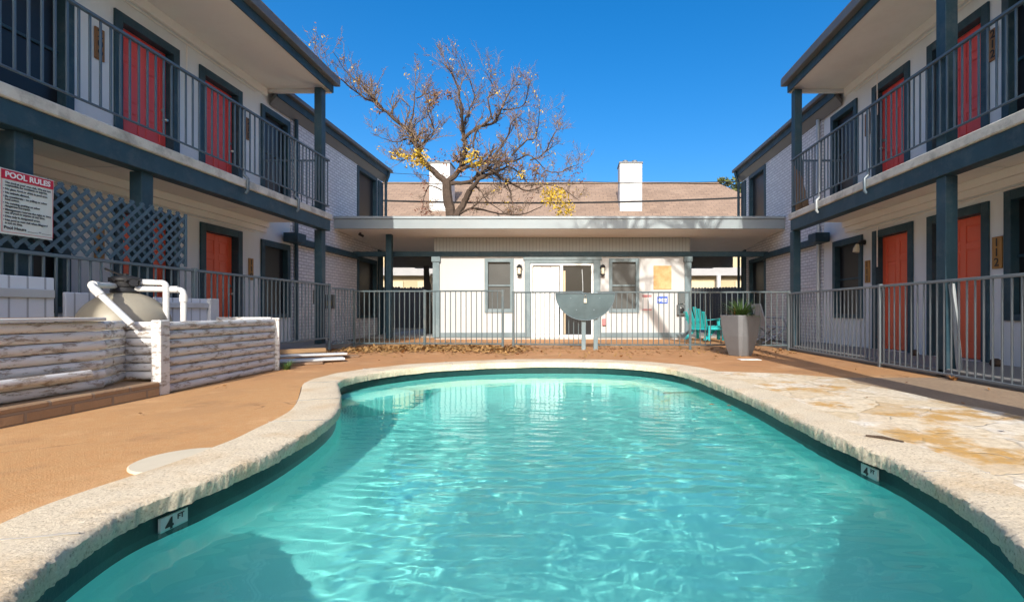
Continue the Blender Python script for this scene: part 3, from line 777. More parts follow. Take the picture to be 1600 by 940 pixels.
# sliding door
f = MB(); fw = .055
for x0, x1, z0, z1 in ((dX0,dX0+fw,.05,dZ),(dX1-fw,dX1,.05,dZ),(dX0+fw,dX1-fw,dZ-fw,dZ),(dX0+fw,dX1-fw,.05,.13)): f.box(x0,x1,YW-.01,YW+.10,z0,z1)
xm = px(878,0,YW).x
f.box(xm-.05, xm+.03, YW+.0, YW+.08, .13, dZ-fw)
sd = f.build('sliding_door', M['signwhite'], ph, bevel=.004)
mb = MB()
for k in range(3):
    x0 = dX0+fw+.02+k*(xm-dX0-.14)/3; x1 = x0+(xm-dX0-.14)/3-.012
    mb.box(x0, x1, YW+.062+.004*(k % 2), YW+.074+.004*(k % 2), .14, dZ-fw-.02)
mb.build('blind_panel', paint('white blind vinyl', (.80,.80,.78), .5, .03, 2, .1, 20), sd)
mb = MB(); mb.box(xm+.03, dX1-fw, YW+.058, YW+.066, .13, dZ-fw); mb.build('pane', M['glassdark'], sd)
mb = MB(); mb.box(xm+.04, xm+.10, YW+.05, YW+.056, .14, dZ-.20); mb.build('curtain', paint('tan door edge', (.55,.45,.30), .6, .1, 3, .2, 20), sd)
mb = MB(); mb.tube([(dX1-.28, YW+.03, .3),(dX1-.30, YW+.03, 1.6),(dX1-.32, YW+.045, 2.0)], .012, 6); mb.build('pull_bar', M['galv'], sd)
# door surround, pilasters, base board
f = MB(); o0, o1 = px(820,0,YW).x, px(938,0,YW).x
f.box(o0, dX0-.005, YW-.045, YW, .05, 2.255); f.box(dX1+.005, o1, YW-.045, YW, .05, 2.255); f.box(o0-.04, o1+.04, YW-.055, YW, 2.257, 2.355); f.box(dX0-.005, dX1+.005, YW-.04, YW, dZ+.005, 2.257)
f.build('door_surround', M['seatrim'], ph, bevel=.005)
for x0, x1 in ((XA-.03, XA+.16), (XB-.16, XB+.03)):
    f = MB(); f.box(x0, x1, YW-.06, YW, .05, 2.20); f.box(x0-.03, x1+.03, YW-.085, YW, 2.20, 2.355); f.build('pilaster', M['seatrim'], ph, bevel=.006)
for x0, x1 in ((XA+.165, o0-.005), (o1+.005, XB-.165)):
    f = MB(); f.box(x0, x1, YW-.035, YW, .05, .19); f.build('base_board', M['seatrim'], ph, bevel=.004)
# wide canopy roof
XCL, XCR = -6.262, 5.562
mb = MB(); mb.box(XCL, XCR, YE+.05, 19.4, 3.0, 3.24); mb.build('flat_roof', paint('grey roof felt', (.30,.30,.29), .9, .15, 2, .4, 30), ph)
mb = MB()
mb.quad((XCL,YE+.05,2.972),(XCL,YW-.02,2.905),(XCR,YW-.02,2.905),(XCR,YE+.05,2.972))
mb.quad((XCL,YW-.02,2.905),(XCL,19.4,2.50),(XA,19.4,2.50),(XA,YW-.02,2.905))
mb.quad((XB,YW-.02,2.905),(XB,19.4,2.50),(XCR,19.4,2.50),(XCR,YW-.02,2.905))
mb.quad((XCL,19.4,2.50),(XCL,19.4,3.0),(XCR,19.4,3.0),(XCR,19.4,2.50))
mb.build('canopy_soffit', M['soffitw'], ph)
mb = MB(); mb.box(XCL, XCR, YE, YE+.045, 2.962, 3.215); mb.build('fascia', M['roofedge'], ph, bevel=.005)
mb = MB(); mb.box(XCL, XCR, YE-.03, YE+.30, 3.217, 3.285); mb.build('gravel_stop', paint('pale grey metal edge', (.30,.34,.35), .45, .2, 2, .15, 30, (.5,1,1)), ph, bevel=.006)
for x0, x1 in ((-6.2,-4.06),(3.45,5.5)):
    mb = MB(); mb.box(x0, x1, 16.7, 16.78, 2.30, 2.66); mb.build('cross_beam', M['fascia'], ph)
# canopy posts
mb = MB(); x = px(608,0,13.5).x; mb.box(x-.075, x+.075, 13.45, 13.6, .05, 2.93); mb.build('post', M['trim'], ph, bevel=.005)
# store room panel in the left passage
mb = MB(); mb.box(-4.75, -4.0, 16.2, 16.3, .12, 2.05); mb.build('partition', paint('grey white partition', (.55,.54,.52), .6, .08, 1, .1, 20), ph)
mb = MB(); mb.prism([(-4.92,16.1,.06),(-4.60,16.1,.06),(-4.78,16.1,2.3),(-4.94,16.1,2.3)], (0,.05,0)); mb.build('dark_panel', M['black'], ph)
# ------------------------------------------------------------------ lanterns, boards and small fixtures on the pool house wall
def lantern(xp, label):
    p = px(xp, 422, YW); x = p.x
    t = thing('wall_lantern', label, 'wall lamp', (x, YW, 1.9), 'black wall lanterns beside the sliding door')
    mb = MB(); mb.box(x-.06, x+.06, YW-.02, YW-.001, 1.83, 2.12); mb.build('back_plate', M['black'], t, bevel=.006)
    mb = MB(); mb.lathe((x, YW-.10, 1.84), [(.03,0),(.055,.02),(.06,.16),(.04,.20)], 12); mb.build('glass', M['lampglass'], t, smooth=True)
    mb = MB(); mb.lathe((x, YW-.10, 2.04), [(.085,0),(.08,.02),(.04,.07),(.01,.09)], 12); mb.lathe((x, YW-.10, 1.80), [(.02,0),(.065,.02),(.065,.038)], 12)
    for k in range(4):
        th = k*math.pi/2+.78; q = (x+.066*math.cos(th), YW-.10+.066*math.sin(th))
        mb.tube([(q[0],q[1],1.835),(q[0],q[1],2.05)], .006, 5)
    mb.tube([(x,YW-.02,2.10),(x,YW-.07,2.13),(x,YW-.10,2.12)], .01, 6); mb.build('cage', M['black'], t)
lantern(812, 'black wall lantern on the white wall just left of the sliding door')
lantern(941.5, 'black wall lantern on the white wall just right of the sliding door')
a, b = px(1021,415,YW), px(1049,452,YW)
mb = MB(); mb.box(a.x, b.x, YW-.02, YW-.002, b.z, a.z); tag(mb.build('wall_board', M['osb'], bevel=.006), 'bare tan square board fixed high on the white pool house wall', 'board')
a, b = px(1027,463,YW), px(1043,474,YW)
t = thing('wall_sign', 'small blue sign with white arrow on the wall under the tan board', 'sign', ((a.x+b.x)/2, YW, b.z))
mb = MB(); mb.box(a.x, b.x, YW-.012, YW-.002, b.z, a.z); mb.build('sign_plate', M['signblue'], t)
xm_ = a.x+.06; zc = (a.z+b.z)/2
mb = MB(); mb.prism([(xm_-.05,YW-.0125,zc),(xm_+.02,YW-.0125,zc-.06),(xm_+.02,YW-.0125,zc-.02),(xm_+.05,YW-.0125,zc-.02),(xm_+.05,YW-.0125,zc+.02),(xm_+.02,YW-.0125,zc+.02),(xm_+.02,YW-.0125,zc+.06)], (0,-.002,0)); mb.build('arrow', M['signwhite'], t)
mb = MB()
for k in range(3): mb.box(a.x+.12, b.x-.02, YW-.0145, YW-.0125, zc-.055+k*.04, zc-.035+k*.04)
mb.build('text_bar', M['signwhite'], t)
a, b = px(1003,459,YW), px(1018,485,YW)
t = thing('wall_notice', 'small faded red and white notice on the white wall left of the blue sign', 'sign', ((a.x+b.x)/2, YW, b.z))
mb = MB(); mb.box(a.x, b.x, YW-.012, YW-.002, b.z, a.z); mb.build('sign_plate', M['signwhite'], t)
mb = MB(); mb.box(a.x, b.x, YW-.0145, YW-.0125, a.z-.10, a.z-.02); mb.box(a.x, b.x, YW-.0145, YW-.0125, b.z+.005, b.z+.05); mb.build('red_band', M['signrose'], t)
t = thing('meter_box', 'grey utility meter boxes on the white wall beside the right corner pilaster', 'utility meter', (px(1063,0,YW).x, YW, .9))
a, b = px(1057,455,YW), px(1070,492,YW)
mb = MB(); mb.box(a.x, b.x, YW-.10, YW-.002, b.z, b.z+.30); mb.box(a.x+.03, b.x-.03, YW-.08, YW-.002, b.z+.32, a.z); mb.build('housing', M['meter'], t, bevel=.01)
mb = MB(); c = ((a.x+b.x)/2, YW-.10, b.z+.15); mb.tube([c,(c[0],YW-.17,c[2]),(c[0],YW-.18,c[2])], [.075,.07,.04], 16); mb.build('dial', M['glassdark'], t, smooth=True)
mb = MB(); mb.tube([(c[0],YW-.05,b.z+.01),(c[0],YW-.05,.2)], .018, 6); mb.build('conduit', M['meter'], t)
p = px(944, 503, YW)
mb = MB(); mb.box(p.x-.06, p.x+.06, YW-.06, YW-.002, p.z-.10, p.z+.10); tag(mb.build('alarm_box', M['signrose'], bevel=.015), 'small red and white alarm box low on the white wall right of the door', 'alarm box')
# ------------------------------------------------------------------ neighbours behind
nb = thing('neighbour_house', 'long house with brown shingle roof rising behind the pool house', 'house', (0, 38, 0))
Xl, Xr = -26, 14.6; yE0, yE1, yR = 33.5, 48.5, 41.0; zE, zR = 6.9, 11.55
mb = MB(); mb.box(Xl+.6, Xr-.6, yE0+.6, yE1-.6, 0, zE+.1); mb.build('wall', M['tanwall'], nb)
mb = MB()
A = (Xl,yE0,zE); B = (Xr+1.6,yE0,zE); Cc = (Xr+1.6,yE1,zE); D = (Xl,yE1,zE); R0 = (Xl+5,yR,zR); R1 = (12.3,yR,zR)
mb.add([A,B,Cc,D,R0,R1], [(0,1,5,4),(1,2,5),(2,3,4,5),(3,0,4),(0,3,2,1)]); mb.build('roof', M['shingle'], nb)
mb = MB(); mb.box(R0[0], R1[0], yR-.14, yR+.14, zR-.02, zR+.09); mb.build('ridge_cap', paint('dark ridge shingles', (.20,.14,.10), .9, .2, 3, .3, 20), nb)
for x0, x1, lab in ((3.42,5.05,0), (-10.45,-8.95,1)):
    mb = MB(); mb.box(x0, x1, 35.4, 36.9, 6.5, 11.55); o = mb.build('chimney', M['chimney'], nb, bevel=.02)
    mb = MB(); mb.box(x0-.05, x1+.05, 35.35, 36.95, 11.552, 11.66)
    mb.lathe(((x0+x1)/2-.35,36.1,11.662), [(.22,0),(.2,.28)], 10); mb.lathe(((x0+x1)/2+.35,36.1,11.662), [(.22,0),(.2,.28)], 10)
    mb.build('chimney_cap', M['fascia'], o)
# low carport / garage row seen under the canopy
gr = thing('garage_row', 'low beige garage row with grey roof edge seen under the canopy', 'garage', (0, 28, 0))
mb = MB(); mb.box(-14, 14, 27, 32, 0, 2.75); mb.build('wall', M['tanwall'], gr)
mb = MB(); mb.box(-14.3, 14.3, 26.6, 32.2, 2.755, 3.2); mb.build('roof', paint('grey garage roof', (.40,.39,.38), .8, .1, 2, .2, 20), gr)
for k in range(6):
    x = -13+k*4.4
    mb = MB(); mb.box(x, x+3.6, 26.93, 26.998, .1, 2.45); mb.build('garage_door', paint('pale beige garage door', (.62,.52,.34), .6, .05, 1, .1, 20), gr, bevel=.01)
mb = MB(); mb.tube([(7.95,26.5,0),(7.95,26.5,2.75)], .12, 8); mb.build('post', M['chimney'], gr)
# dark board fence
fb = thing('board_fence', 'dark stained board fence behind the pool house and canopy', 'fence', (0, 23, 0))
mb = MB(); x = -9
while x < 9.5:
    h = 1.93+rnd.uniform(-.02,.03); mb.prism([(x,23,0),(x+.135,23,0),(x+.135,23,h-.04),(x+.10,23,h),(x+.035,23,h),(x,23,h-.04)], (0,.022,0)); x += .142
mb.build('boards', M['blackfence'], fb)
mb = MB(); mb.box(-9, 9.5, 23.024, 23.07, .4, .5); mb.box(-9, 9.5, 23.024, 23.07, 1.5, 1.6); mb.build('rail', M['blackfence'], fb)
# overhead lines
def wire(name, pts, r, label):
    mb = MB(); mb.tube(pts, r, 6); o = mb.build(name, M['cable'], smooth=True); tag(o, label, 'cable')
def sag(x0, z0, x1, z1, Y, s, n=24): return [(x0+(x1-x0)*k/n, Y, z0+(z1-z0)*k/n - s*4*(k/n)*(1-k/n)) for k in range(n+1)]
a, b = px(560,306,23.5), px(1200,304,23.5); wire('power_cable', sag(a.x-4,a.z,b.x+3,b.z+.1,23.5,.42), .042, 'thick black cable sagging low across the brown roof')
a, b = px(560,284,25), px(1200,280,25); wire('power_cable', sag(a.x-4,a.z,b.x+3,b.z,25,.18), .016, 'thin wire just above the brown roof ridge')
a, b = px(560,262,26), px(1200,288,26); wire('power_cable', sag(a.x-4,a.z+.1,b.x+3,b.z,26,.3), .012, 'thinnest wire crossing the blue sky behind the bare tree')

# ------------------------------------------------------------------ leaves helper
def leaf_blob(mb, c, r, n, size, rg, flat=1.0):
    for _ in range(n):
        while True:
            q = Vector((rg.uniform(-1,1), rg.uniform(-1,1), rg.uniform(-1,1)))
            if q.length < 1: break
        p = Vector(c)+Vector((q.x*r, q.y*r, q.z*r*flat)); s = size*rg.uniform(.6,1.3)
        a = Vector((rg.gauss(0,1), rg.gauss(0,1), rg.gauss(0,1))).normalized(); b = a.orthogonal().normalized(); cc = a.cross(b)
        th = rg.uniform(0,6.28); u = b*math.cos(th)+cc*math.sin(th); v = a.cross(u)
        mb.add([p-u*s, p+v*s*.38, p+u*s, p-v*s*.38], [(0,1,2,3)])
# ------------------------------------------------------------------ the bare tree
TY = 21.0
tr = thing('bare_tree', 'mostly bare tree with a few yellow leaves behind the flat roof', 'tree', (px(705,0,TY).x, TY, 0))
rt = random.Random(11)
limbs = MB(); twigs = MB(); tips = []
def limb(pts, r0, r1, yj=.5, grow=True, dens=1.0):
    P = []; yy = TY
    n = len(pts)
    ys = [rt.uniform(-yj, yj)*(i/(n-1)) for i in range(n)]
    base = [px(x, y if y > 300 else 300-(300-y)*.885, TY) for x, y in pts]
    for i, b in enumerate(base): b.y += ys[i]*2.2
    # smooth
    F = []
    for i in range(n-1):
        p0 = base[max(0,i-1)]; p1 = base[i]; p2 = base[i+1]; p3 = base[min(n-1,i+2)]
        for k in range(5):
            t = k/5; F.append(.5*((2*p1)+(p2-p0)*t+(2*p0-5*p1+4*p2-p3)*t*t+(3*p1-p0-3*p2+p3)*t**3) + Vector((rt.gauss(0,.012),rt.gauss(0,.02),rt.gauss(0,.012))))
    F.append(base[-1]); m = len(F)
    rad = [r0+(r1-r0)*(i/(m-1))**.75 for i in range(m)]
    limbs.tube(F, rad, 8)
    if grow:
        for i in range(int(m*.18), m):
            if rt.random() < .95*dens:
                d = (F[min(i+1,m-1)]-F[max(i-1,0)]).normalized()
                twig(F[i], d, rad[i]*.55, rt.uniform(.35,1.0)*dens**.3, 0)
    return F
def twig(p, d, r, L, depth):
    d = (d*.75 + Vector((rt.gauss(0,.55), rt.gauss(0,.55), rt.gauss(.28,.45)))).normalized()
    n = 4; pts = [Vector(p)]; q = Vector(p)
    for k in range(n):
        d = (d + Vector((rt.gauss(0,.16), rt.gauss(0,.16), rt.gauss(.05,.12)))).normalized(); q = q+d*L/n; pts.append(q)
    r = max(.0065, min(r, .035 if depth else .05))
    (limbs if (depth == 0 and r > .024) else twigs).tube(pts, [r*(1-.6*k/n) for k in range(n+1)], 4, cap=False)
    tips.append((pts[-1], d))
    if depth < 2:
        for k in range(1, n+1):
            for _ in range(2 if depth == 0 else 1):
                if rt.random() < .88: twig(pts[k], d, r*.6, L*rt.uniform(.35,.66), depth+1)
mb_r = .2
F0 = limb([(707,372),(705,337),(699,305),(698,283)], .24, .19, .0, False)
limb([(706,372),(714,337),(722,318),(734,298)], .17, .13, .15, False)
limb([(698,283),(675,262),(657,238),(648,212),(638,192),(610,165),(585,140),(556,120),(530,100),(512,84)], .15, .012, .5)
limb([(585,140),(565,112),(545,92),(535,70)], .035, .01, .4, dens=.6)
limb([(585,140),(583,115),(590,92)], .03, .009, .4, dens=.5)
limb([(636,190),(648,165),(651,130),(646,80)], .05, .01, .4, dens=.5)
limb([(651,135),(670,128),(690,120)], .03, .01, .3, dens=.5)
limb([(648,212),(632,200),(612,205),(590,200)], .05, .01, .5, dens=.8)
limb([(657,238),(640,236),(625,240),(605,236)], .05, .012, .4, dens=.8)
limb([(650,222),(668,215),(680,195),(676,165),(684,140)], .06, .012, .5, dens=.9)
limb([(698,283),(716,262),(722,238),(722,205),(726,170),(722,135),(712,105),(694,84)], .13, .012, .5)
limb([(724,180),(735,150),(738,120),(728,84)], .05, .01, .5)
limb([(722,210),(745,188),(770,172),(786,152),(800,118),(812,98)], .085, .012, .6)
limb([(770,172),(765,140),(770,112),(758,86)], .04, .01, .5)
limb([(786,155),(815,140),(828,120)], .035, .01, .5)
limb([(745,190),(742,225),(756,250),(775,262)], .05, .02, .5, dens=.9)
limb([(718,262),(738,250),(770,240),(800,236),(828,244),(852,262)], .10, .015, .6)
limb([(800,236),(822,215),(836,190),(846,165)], .05, .01, .6)
limb([(770,240),(790,205),(806,175),(822,155)], .055, .01, .7)
limb([(828,244),(850,232),(868,205),(874,180)], .04, .01, .6)
limb([(852,262),(872,268),(892,258),(905,245)], .03, .009, .6, dens=.8)
limb([(700,285),(735,280),(765,264),(790,280),(820,290),(850,296)], .10, .015, .6)
limb([(820,290),(850,285),(880,296),(905,310)], .03, .009, .5, dens=.8)
limb([(734,298),(756,276),(768,262),(800,262),(822,272)], .11, .02, .6)
limb([(790,280),(796,300),(800,330)], .04, .012, .5, dens=.9)
limb([(735,281),(752,300),(765,318),(790,332)], .04, .012, .5, dens=.9)
limb([(716,334),(742,326),(775,330),(815,335),(850,330)], .06, .015, .5, dens=.7)
limb([(690,296),(672,290),(660,305),(668,330)], .03, .01, .4, dens=.6)
limb([(640,195),(655,180),(665,158),(672,120)], .03, .008, .5, dens=.6)
limbs.build('trunk', M['bark'], tr, smooth=True)
twigs.build('twigs', M['twig'], tr, smooth=True)
ly = MB(); lo = MB(); lr = MB()
for x, y, r, n in ((616,243,.14,16),(628,243,.16,18),(645,252,.25,50),(656,246,.24,50),(664,256,.2,30),(737,246,.26,55),(742,252,.16,20),(858,300,.22,40),(852,310,.2,30),(876,318,.34,90),(884,328,.25,50),(872,305,.22,36),(815,272,.12,10),(1,1,0,0)):
    if n: leaf_blob(ly, px(x,y,TY-.5), r*1.7, int(n*1.9), .085, rt)
for x, y, r, n in ((675,158,.30,60),(683,150,.22,30),(700,148,.22,26),(593,170,.18,18),(712,250,.2,20),(806,196,.16,16),(835,262,.25,24),(812,258,.2,18),(720,268,.2,20),(840,272,.3,24)):
    leaf_blob(lo, px(x,y,TY), r, int(n*1.3), .085, rt)
for x, y, r, n in ((905,264,.2,22),(895,270,.2,16),(910,283,.15,14),(660,325,.35,60),(668,335,.28,40),(665,290,.25,20),(690,246,.4,50),(790,250,.5,50),(760,245,.45,40),(655,205,.3,20),(668,282,.25,18)):
    leaf_blob(lr, px(x,y,TY), r, n, .065, rt)
for p, d_ in tips:
    u = rt.random()
    if u < .022: leaf_blob(ly, p, .14, 3, .06, rt)
    elif u < .05: leaf_blob(lr, p, .10, 3, .05, rt)
    elif u < .075: leaf_blob(lo, p, .10, 3, .05, rt)
ly.build('yellow_leaves', M['leafy'], tr); lo.build('orange_leaves', M['leafo'], tr); lr.build('russet_leaves', M['leafr'], tr)

# small green tree beyond the right end of the brown roof
gt = thing('green_tree', 'small leafy green tree beyond the right end of the brown roof', 'tree', (17.3, 50, 0))
rg = random.Random(5)
mb = MB(); mb.tube([(17.3,50,0),(17.2,50,5),(17.5,50.2,10),(17.9,50,13.5)], [.35,.3,.2,.08], 8); mb.build('trunk', M['bark'], gt, smooth=True)
mb = MB()
for _ in range(26):
    c = Vector((18.0+rg.gauss(0,1.4), 50+rg.gauss(0,1.3), 12.2+rg.gauss(0,.7)))
    leaf_blob(mb, c, rg.uniform(.6,1.1), 170, .24, rg, .8)
mb.build('crown', M['green'], gt)

# a second bare tree beside the right path, just outside the picture: its shadow crosses the deck and the pool house wall
st = thing('bare_tree', 'tall forked bare tree rooted beside the right walkway near the camera', 'tree', (3.46, 2.1, 0))
rs = random.Random(3); sb = MB(); sw = MB()
def sl_(pts, r0, r1, tw=6, lo=.4):
    pts = [Vector((p[0], p[1], p[2] if p[2] < 2.2 else 2.2+(p[2]-2.2)*.87)) for p in pts]; F = []; n = len(pts)
    for i in range(n-1):
        p0 = pts[max(0,i-1)]; p1 = pts[i]; p2 = pts[i+1]; p3 = pts[min(n-1,i+2)]
        for k in range(5):
            t = k/5; F.append(.5*((2*p1)+(p2-p0)*t+(2*p0-5*p1+4*p2-p3)*t*t+(3*p1-p0-3*p2+p3)*t**3))
    F.append(pts[-1]); m = len(F); rad = [r0+(r1-r0)*(i/(m-1)) for i in range(m)]; sb.tube(F, rad, 8)
    for _ in range(tw):
        i = rs.randrange(int(m*lo), m); stw(F[i], (F[-1]-F[max(0,i-4)]).normalized(), rad[i]*.5, rs.uniform(.8,1.7), 0)
def stw(p, d, r, L, dep):
    d = (d*.6+Vector((rs.gauss(0,.5), rs.gauss(0,.4), rs.gauss(.15,.4)))).normalized(); pts = [Vector(p)]; q = Vector(p)
    for k in range(4):
        d = (d+Vector((rs.gauss(0,.15), rs.gauss(0,.15), rs.gauss(0,.12)))).normalized(); q = q+d*L/4; pts.append(q)
    r = max(.020, min(r, .05)); sw.tube(pts, [r*(1-.5*k/4) for k in range(5)], 5, cap=False)
    if dep < 2:
        for k in range(1, 5):
            if rs.random() < .6: stw(pts[k], d, r*.6, L*.6, dep+1)
sl_([(3.46,2.1,-.05),(3.44,2.1,.8),(3.40,2.1,1.5),(3.36,2.1,2.2)], .23, .19, 0)
sl_([(3.36,2.1,2.0),(3.16,2.1,3.6),(2.90,2.1,5.4),(2.55,2.1,7.0),(2.00,2.1,8.2),(1.35,2.1,9.3),(.8,2.1,10.4),(.2,2.1,11.4),(-.5,2.1,12.0)], .20, .06, 26, .62)
sl_([(3.38,2.1,1.8),(3.50,2.1,3.6),(3.56,2.15,5.6),(3.40,2.2,7.6),(3.0,2.2,9.4),(2.6,2.2,10.6),(2.5,2.2,12.2)], .135, .04, 20, .62)
sl_([(2.00,2.1,8.2),(1.5,2.1,8.6),(1.0,2.1,9.0),(.3,2.1,9.0)], .045, .02, 6)
sl_([(3.0,2.2,9.3),(3.5,2.2,10.2),(4.0,2.2,11.2),(4.5,2.2,12)], .05, .02, 8)
sl_([(1.35,2.1,9.3),(1.6,2.1,10.3),(1.6,2.1,11.4),(1.7,2.1,12.4)], .05, .02, 8)
sb.build('trunk', M['bark'], st, smooth=True); sw.build('branches', M['bark'], st, smooth=True)
# ------------------------------------------------------------------ fences
def fence(name, label, pts, z0, z1, m, posts=(), step=.112, group='pool fence sections', extra=None, pw=.05, pick=.0078):
    """pts: polyline of (x, y); posts: list of (x, y)"""
    o = thing(name, label, 'fence' if 'gate' not in name else 'gate', (pts[0][0], pts[0][1], 0), group)
    pk = MB()
    for i in range(len(pts)-1):
        a = Vector((*pts[i], 0)); b = Vector((*pts[i+1], 0)); L = (b-a).length; d = (b-a)/L; sd = Vector((-d.y, d.x, 0))
        mb = MB(); mb.bar((a.x,a.y,z1), (b.x,b.y,z1), .038, .034); mb.build('fence_rail', m, o, bevel=.004); mb = MB(); mb.bar((a.x,a.y,z0), (b.x,b.y,z0), .030, .030); mb.build('fence_rail', m, o, bevel=.004)
        n = max(2, round(L/step))
        for k in range(1, n):
            p = a+d*(L*k/n); pk.obox((p.x, p.y, (z0+z1)/2), d*pick, sd*pick, (0,0,(z1-z0)/2-.0155))
    pk.build('pickets', m, o)
    for x, y in posts:
        q = MB(); q.box(x-pw/2, x+pw/2, y-pw/2, y+pw/2, -.01, z1+.03); q.build('fence_post', m, o, bevel=.004)
    return o
fence('metal_fence', 'long blue grey metal fence below the lattice along the left walkway', [(-4.98,-5.5),(-4.98,9.95)], .26, 1.335, M['dfence'], [(-4.98,y) for y in (-3,.0,3.0,6.4,9.95)])
fence('metal_fence', 'short shaded metal fence return between the left walkway and the sunlit panel', [(-4.95,10.02),(-4.78,10.60)], .12, 1.27, M['dfence'], [], step=.09)
cf = [(-4.77,10.62),(-3.22,10.58),(-1.50,10.42)]
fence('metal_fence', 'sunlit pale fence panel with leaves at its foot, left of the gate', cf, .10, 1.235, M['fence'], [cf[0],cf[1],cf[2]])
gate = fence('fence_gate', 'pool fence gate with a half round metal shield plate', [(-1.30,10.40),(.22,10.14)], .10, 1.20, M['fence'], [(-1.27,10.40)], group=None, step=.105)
q = MB(); q.box(.18, .27, 10.08, 10.17, -.01, 1.18); q.build('latch_post', M['seatrim'], gate, bevel=.005)
a = px(868, 458, 10.02); b = px(961, 458, 10.02); cx_, rr = (a.x+b.x)/2, (b.x-a.x)/2
def rim(k):
    th = math.pi + math.pi*k/28; return (cx_+rr*math.cos(th), 10.03, a.z+.555*math.sin(th))
q = MB(); q.prism([rim(k) for k in range(29)], (0, .012, 0)); q.build('shield_plate', paint('slate shield paint', (.050,.085,.096), .45, .35, 2.2, .2, 40, (1,1,1), (.09,.13,.14), .5, 2.5), gate)
q = MB(); q.tube([rim(k)-Vector((0,.004,0)) if False else (rim(k)[0], 10.022, rim(k)[2]) for k in range(29)], .008, 6); q.tube([(cx_-rr,10.022,a.z-.004),(cx_+rr,10.022,a.z-.004)], .009, 6); q.build('rim', M['dfence'], gate, smooth=True)
for bx_, bz_ in ((-.30,-.10),(.30,-.10),(-.18,-.34),(.18,-.34)):
    q = MB(); q.tube([(cx_+bx_,10.031,a.z+bz_),(cx_+bx_,10.020,a.z+bz_)], .014, 8); q.build('bolt', M['dfence'], gate)
q = MB(); q.box(cx_-.03, cx_+.03, 10.0, 10.03, a.z-.20, a.z-.11); q.tube([(cx_-.018,10.01,a.z-.11),(cx_-.018,10.01,a.z-.05),(cx_,10.01,a.z-.03),(cx_+.018,10.01,a.z-.05),(cx_+.018,10.01,a.z-.11)], .006, 6); q.build('padlock', M['brass'], gate, bevel=.006)
rf = [(.47,10.10),(2.45,10.16),(2.98,10.16),(4.42,9.98)]
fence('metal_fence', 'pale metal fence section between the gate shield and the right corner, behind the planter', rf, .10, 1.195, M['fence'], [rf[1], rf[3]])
q = MB(); q.box(.43, .52, 10.06, 10.15, -.01, 1.2); fo = q.build('fence_post', M['seatrim'], bpy.data.objects['metal_fence.003'], bevel=.005)
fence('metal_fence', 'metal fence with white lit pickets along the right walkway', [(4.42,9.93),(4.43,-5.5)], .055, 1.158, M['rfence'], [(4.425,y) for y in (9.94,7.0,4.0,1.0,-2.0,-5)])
# white pipe leaning on the near right post
a = Vector((4.47,5.80,1.06)); b = Vector((4.47,5.52,.105))
q = MB(); q.tube([(4.47,5.74,1.12),(4.47,5.72,1.0),(4.47,5.62,.12)], .032, 10); tag(q.build('white_pipe', M['leanpipe'], smooth=True), 'pale bent pipe leaning between the right fence and the near tall post', 'pipe')

# ------------------------------------------------------------------ lattice screen and pool rules sign
lt = thing('lattice_screen', 'blue diagonal lattice screen above the left fence', 'lattice', (-4.99, 4, 1.38))
def clip_seg(p, d, y0, y1, z0, z1):
    t0, t1 = -1e9, 1e9
    for o_, dd, lo, hi in ((p[0], d[0], y0, y1), (p[1], d[1], z0, z1)):
        a = (lo-o_)/dd; b = (hi-o_)/dd
        if a > b: a, b = b, a
        t0 = max(t0, a); t1 = min(t1, b)
    return (t0, t1) if t1-t0 > .04 else None
LY0, LY1, LZ0, LZ1 = 2.4, 6.26, 1.37, 2.05
for sgn, xo in ((1, -4.995), (-1, -5.004)):
    mb = MB(); u = LY0-1.0
    while u < LY1+1.0:
        c = clip_seg((u, LZ0), (.7071, .7071*sgn), LY0, LY1, LZ0-.0, LZ1) if sgn > 0 else clip_seg((u, LZ1), (.7071, -.7071), LY0, LY1, LZ0, LZ1)
        if c:
            zz = LZ0 if sgn > 0 else LZ1
            p0 = (xo, u+.7071*c[0], zz+.7071*sgn*c[0]); p1 = (xo, u+.7071*c[1], zz+.7071*sgn*c[1])
            mb.bar(p0, p1, .033, .008, up=(1,0,0))
        u += .128
    mb.build('slats', M['ltrim'], lt)
mb = MB(); mb.box(-5.008, -4.985, LY1-.0, LY1+.03, LZ0, LZ1); mb.build('edge_strip', M['ltrim'], lt)
sg = thing('pool_rules_sign', 'white pool rules notice with red heading hung on the lattice', 'sign', (-4.95, 4.42, 1.48))
SX = -4.955; sy0, sy1, sz0, sz1 = 4.205, 4.645, 1.475, 2.045
# slightly curled sheet
mb = MB(); n_ = 10; vv = []
for k in range(n_+1):
    y = sy0+(sy1-sy0)*k/n_; c = .025*((k/n_)**3)
    for z in (sz0, sz1): vv += [(SX-c*(0 if z == sz1 else .6), y, z), (SX-.003-c*(0 if z == sz1 else .6), y, z)]
fs_ = []
for k in range(n_):
    i = k*4; j = i+4
    fs_ += [(i, j, j+2, i+2), (i+1, i+3, j+3, j+1), (i+2, j+2, j+3, i+3), (i, i+1, j+1, j)]
fs_ += [(0,2,3,1), (n_*4, n_*4+1, n_*4+3, n_*4+2)]
mb.add(vv, fs_); mb.build('sign_sheet', M['signface'], sg)
T = SX+.004
mb = MB(); mb.box(T-.001, T+.0005, sy0+.008, sy1-.008, 1.955, 2.037); mb.build('red_heading', M['signred'], sg)
mb = MB()
for y0, y1, z0, z1 in ((sy0+.012,sy1-.012,1.493,1.496),(sy0+.012,sy0+.015,1.496,1.955),(sy1-.015,sy1-.012,1.496,1.955)): mb.box(T-.001, T+.0003, y0, y1, z0, z1)
mb.build('red_border', M['signred'], sg)
rt_, up_ = (0,1,0), (0,0,1)
lettering('POOL RULES', .067, (T+.001, (sy0+sy1)/2, 1.996), rt_, up_, 'heading_text', M['signwhite'], sg, .0008, squeeze=.97, bold=.0022)
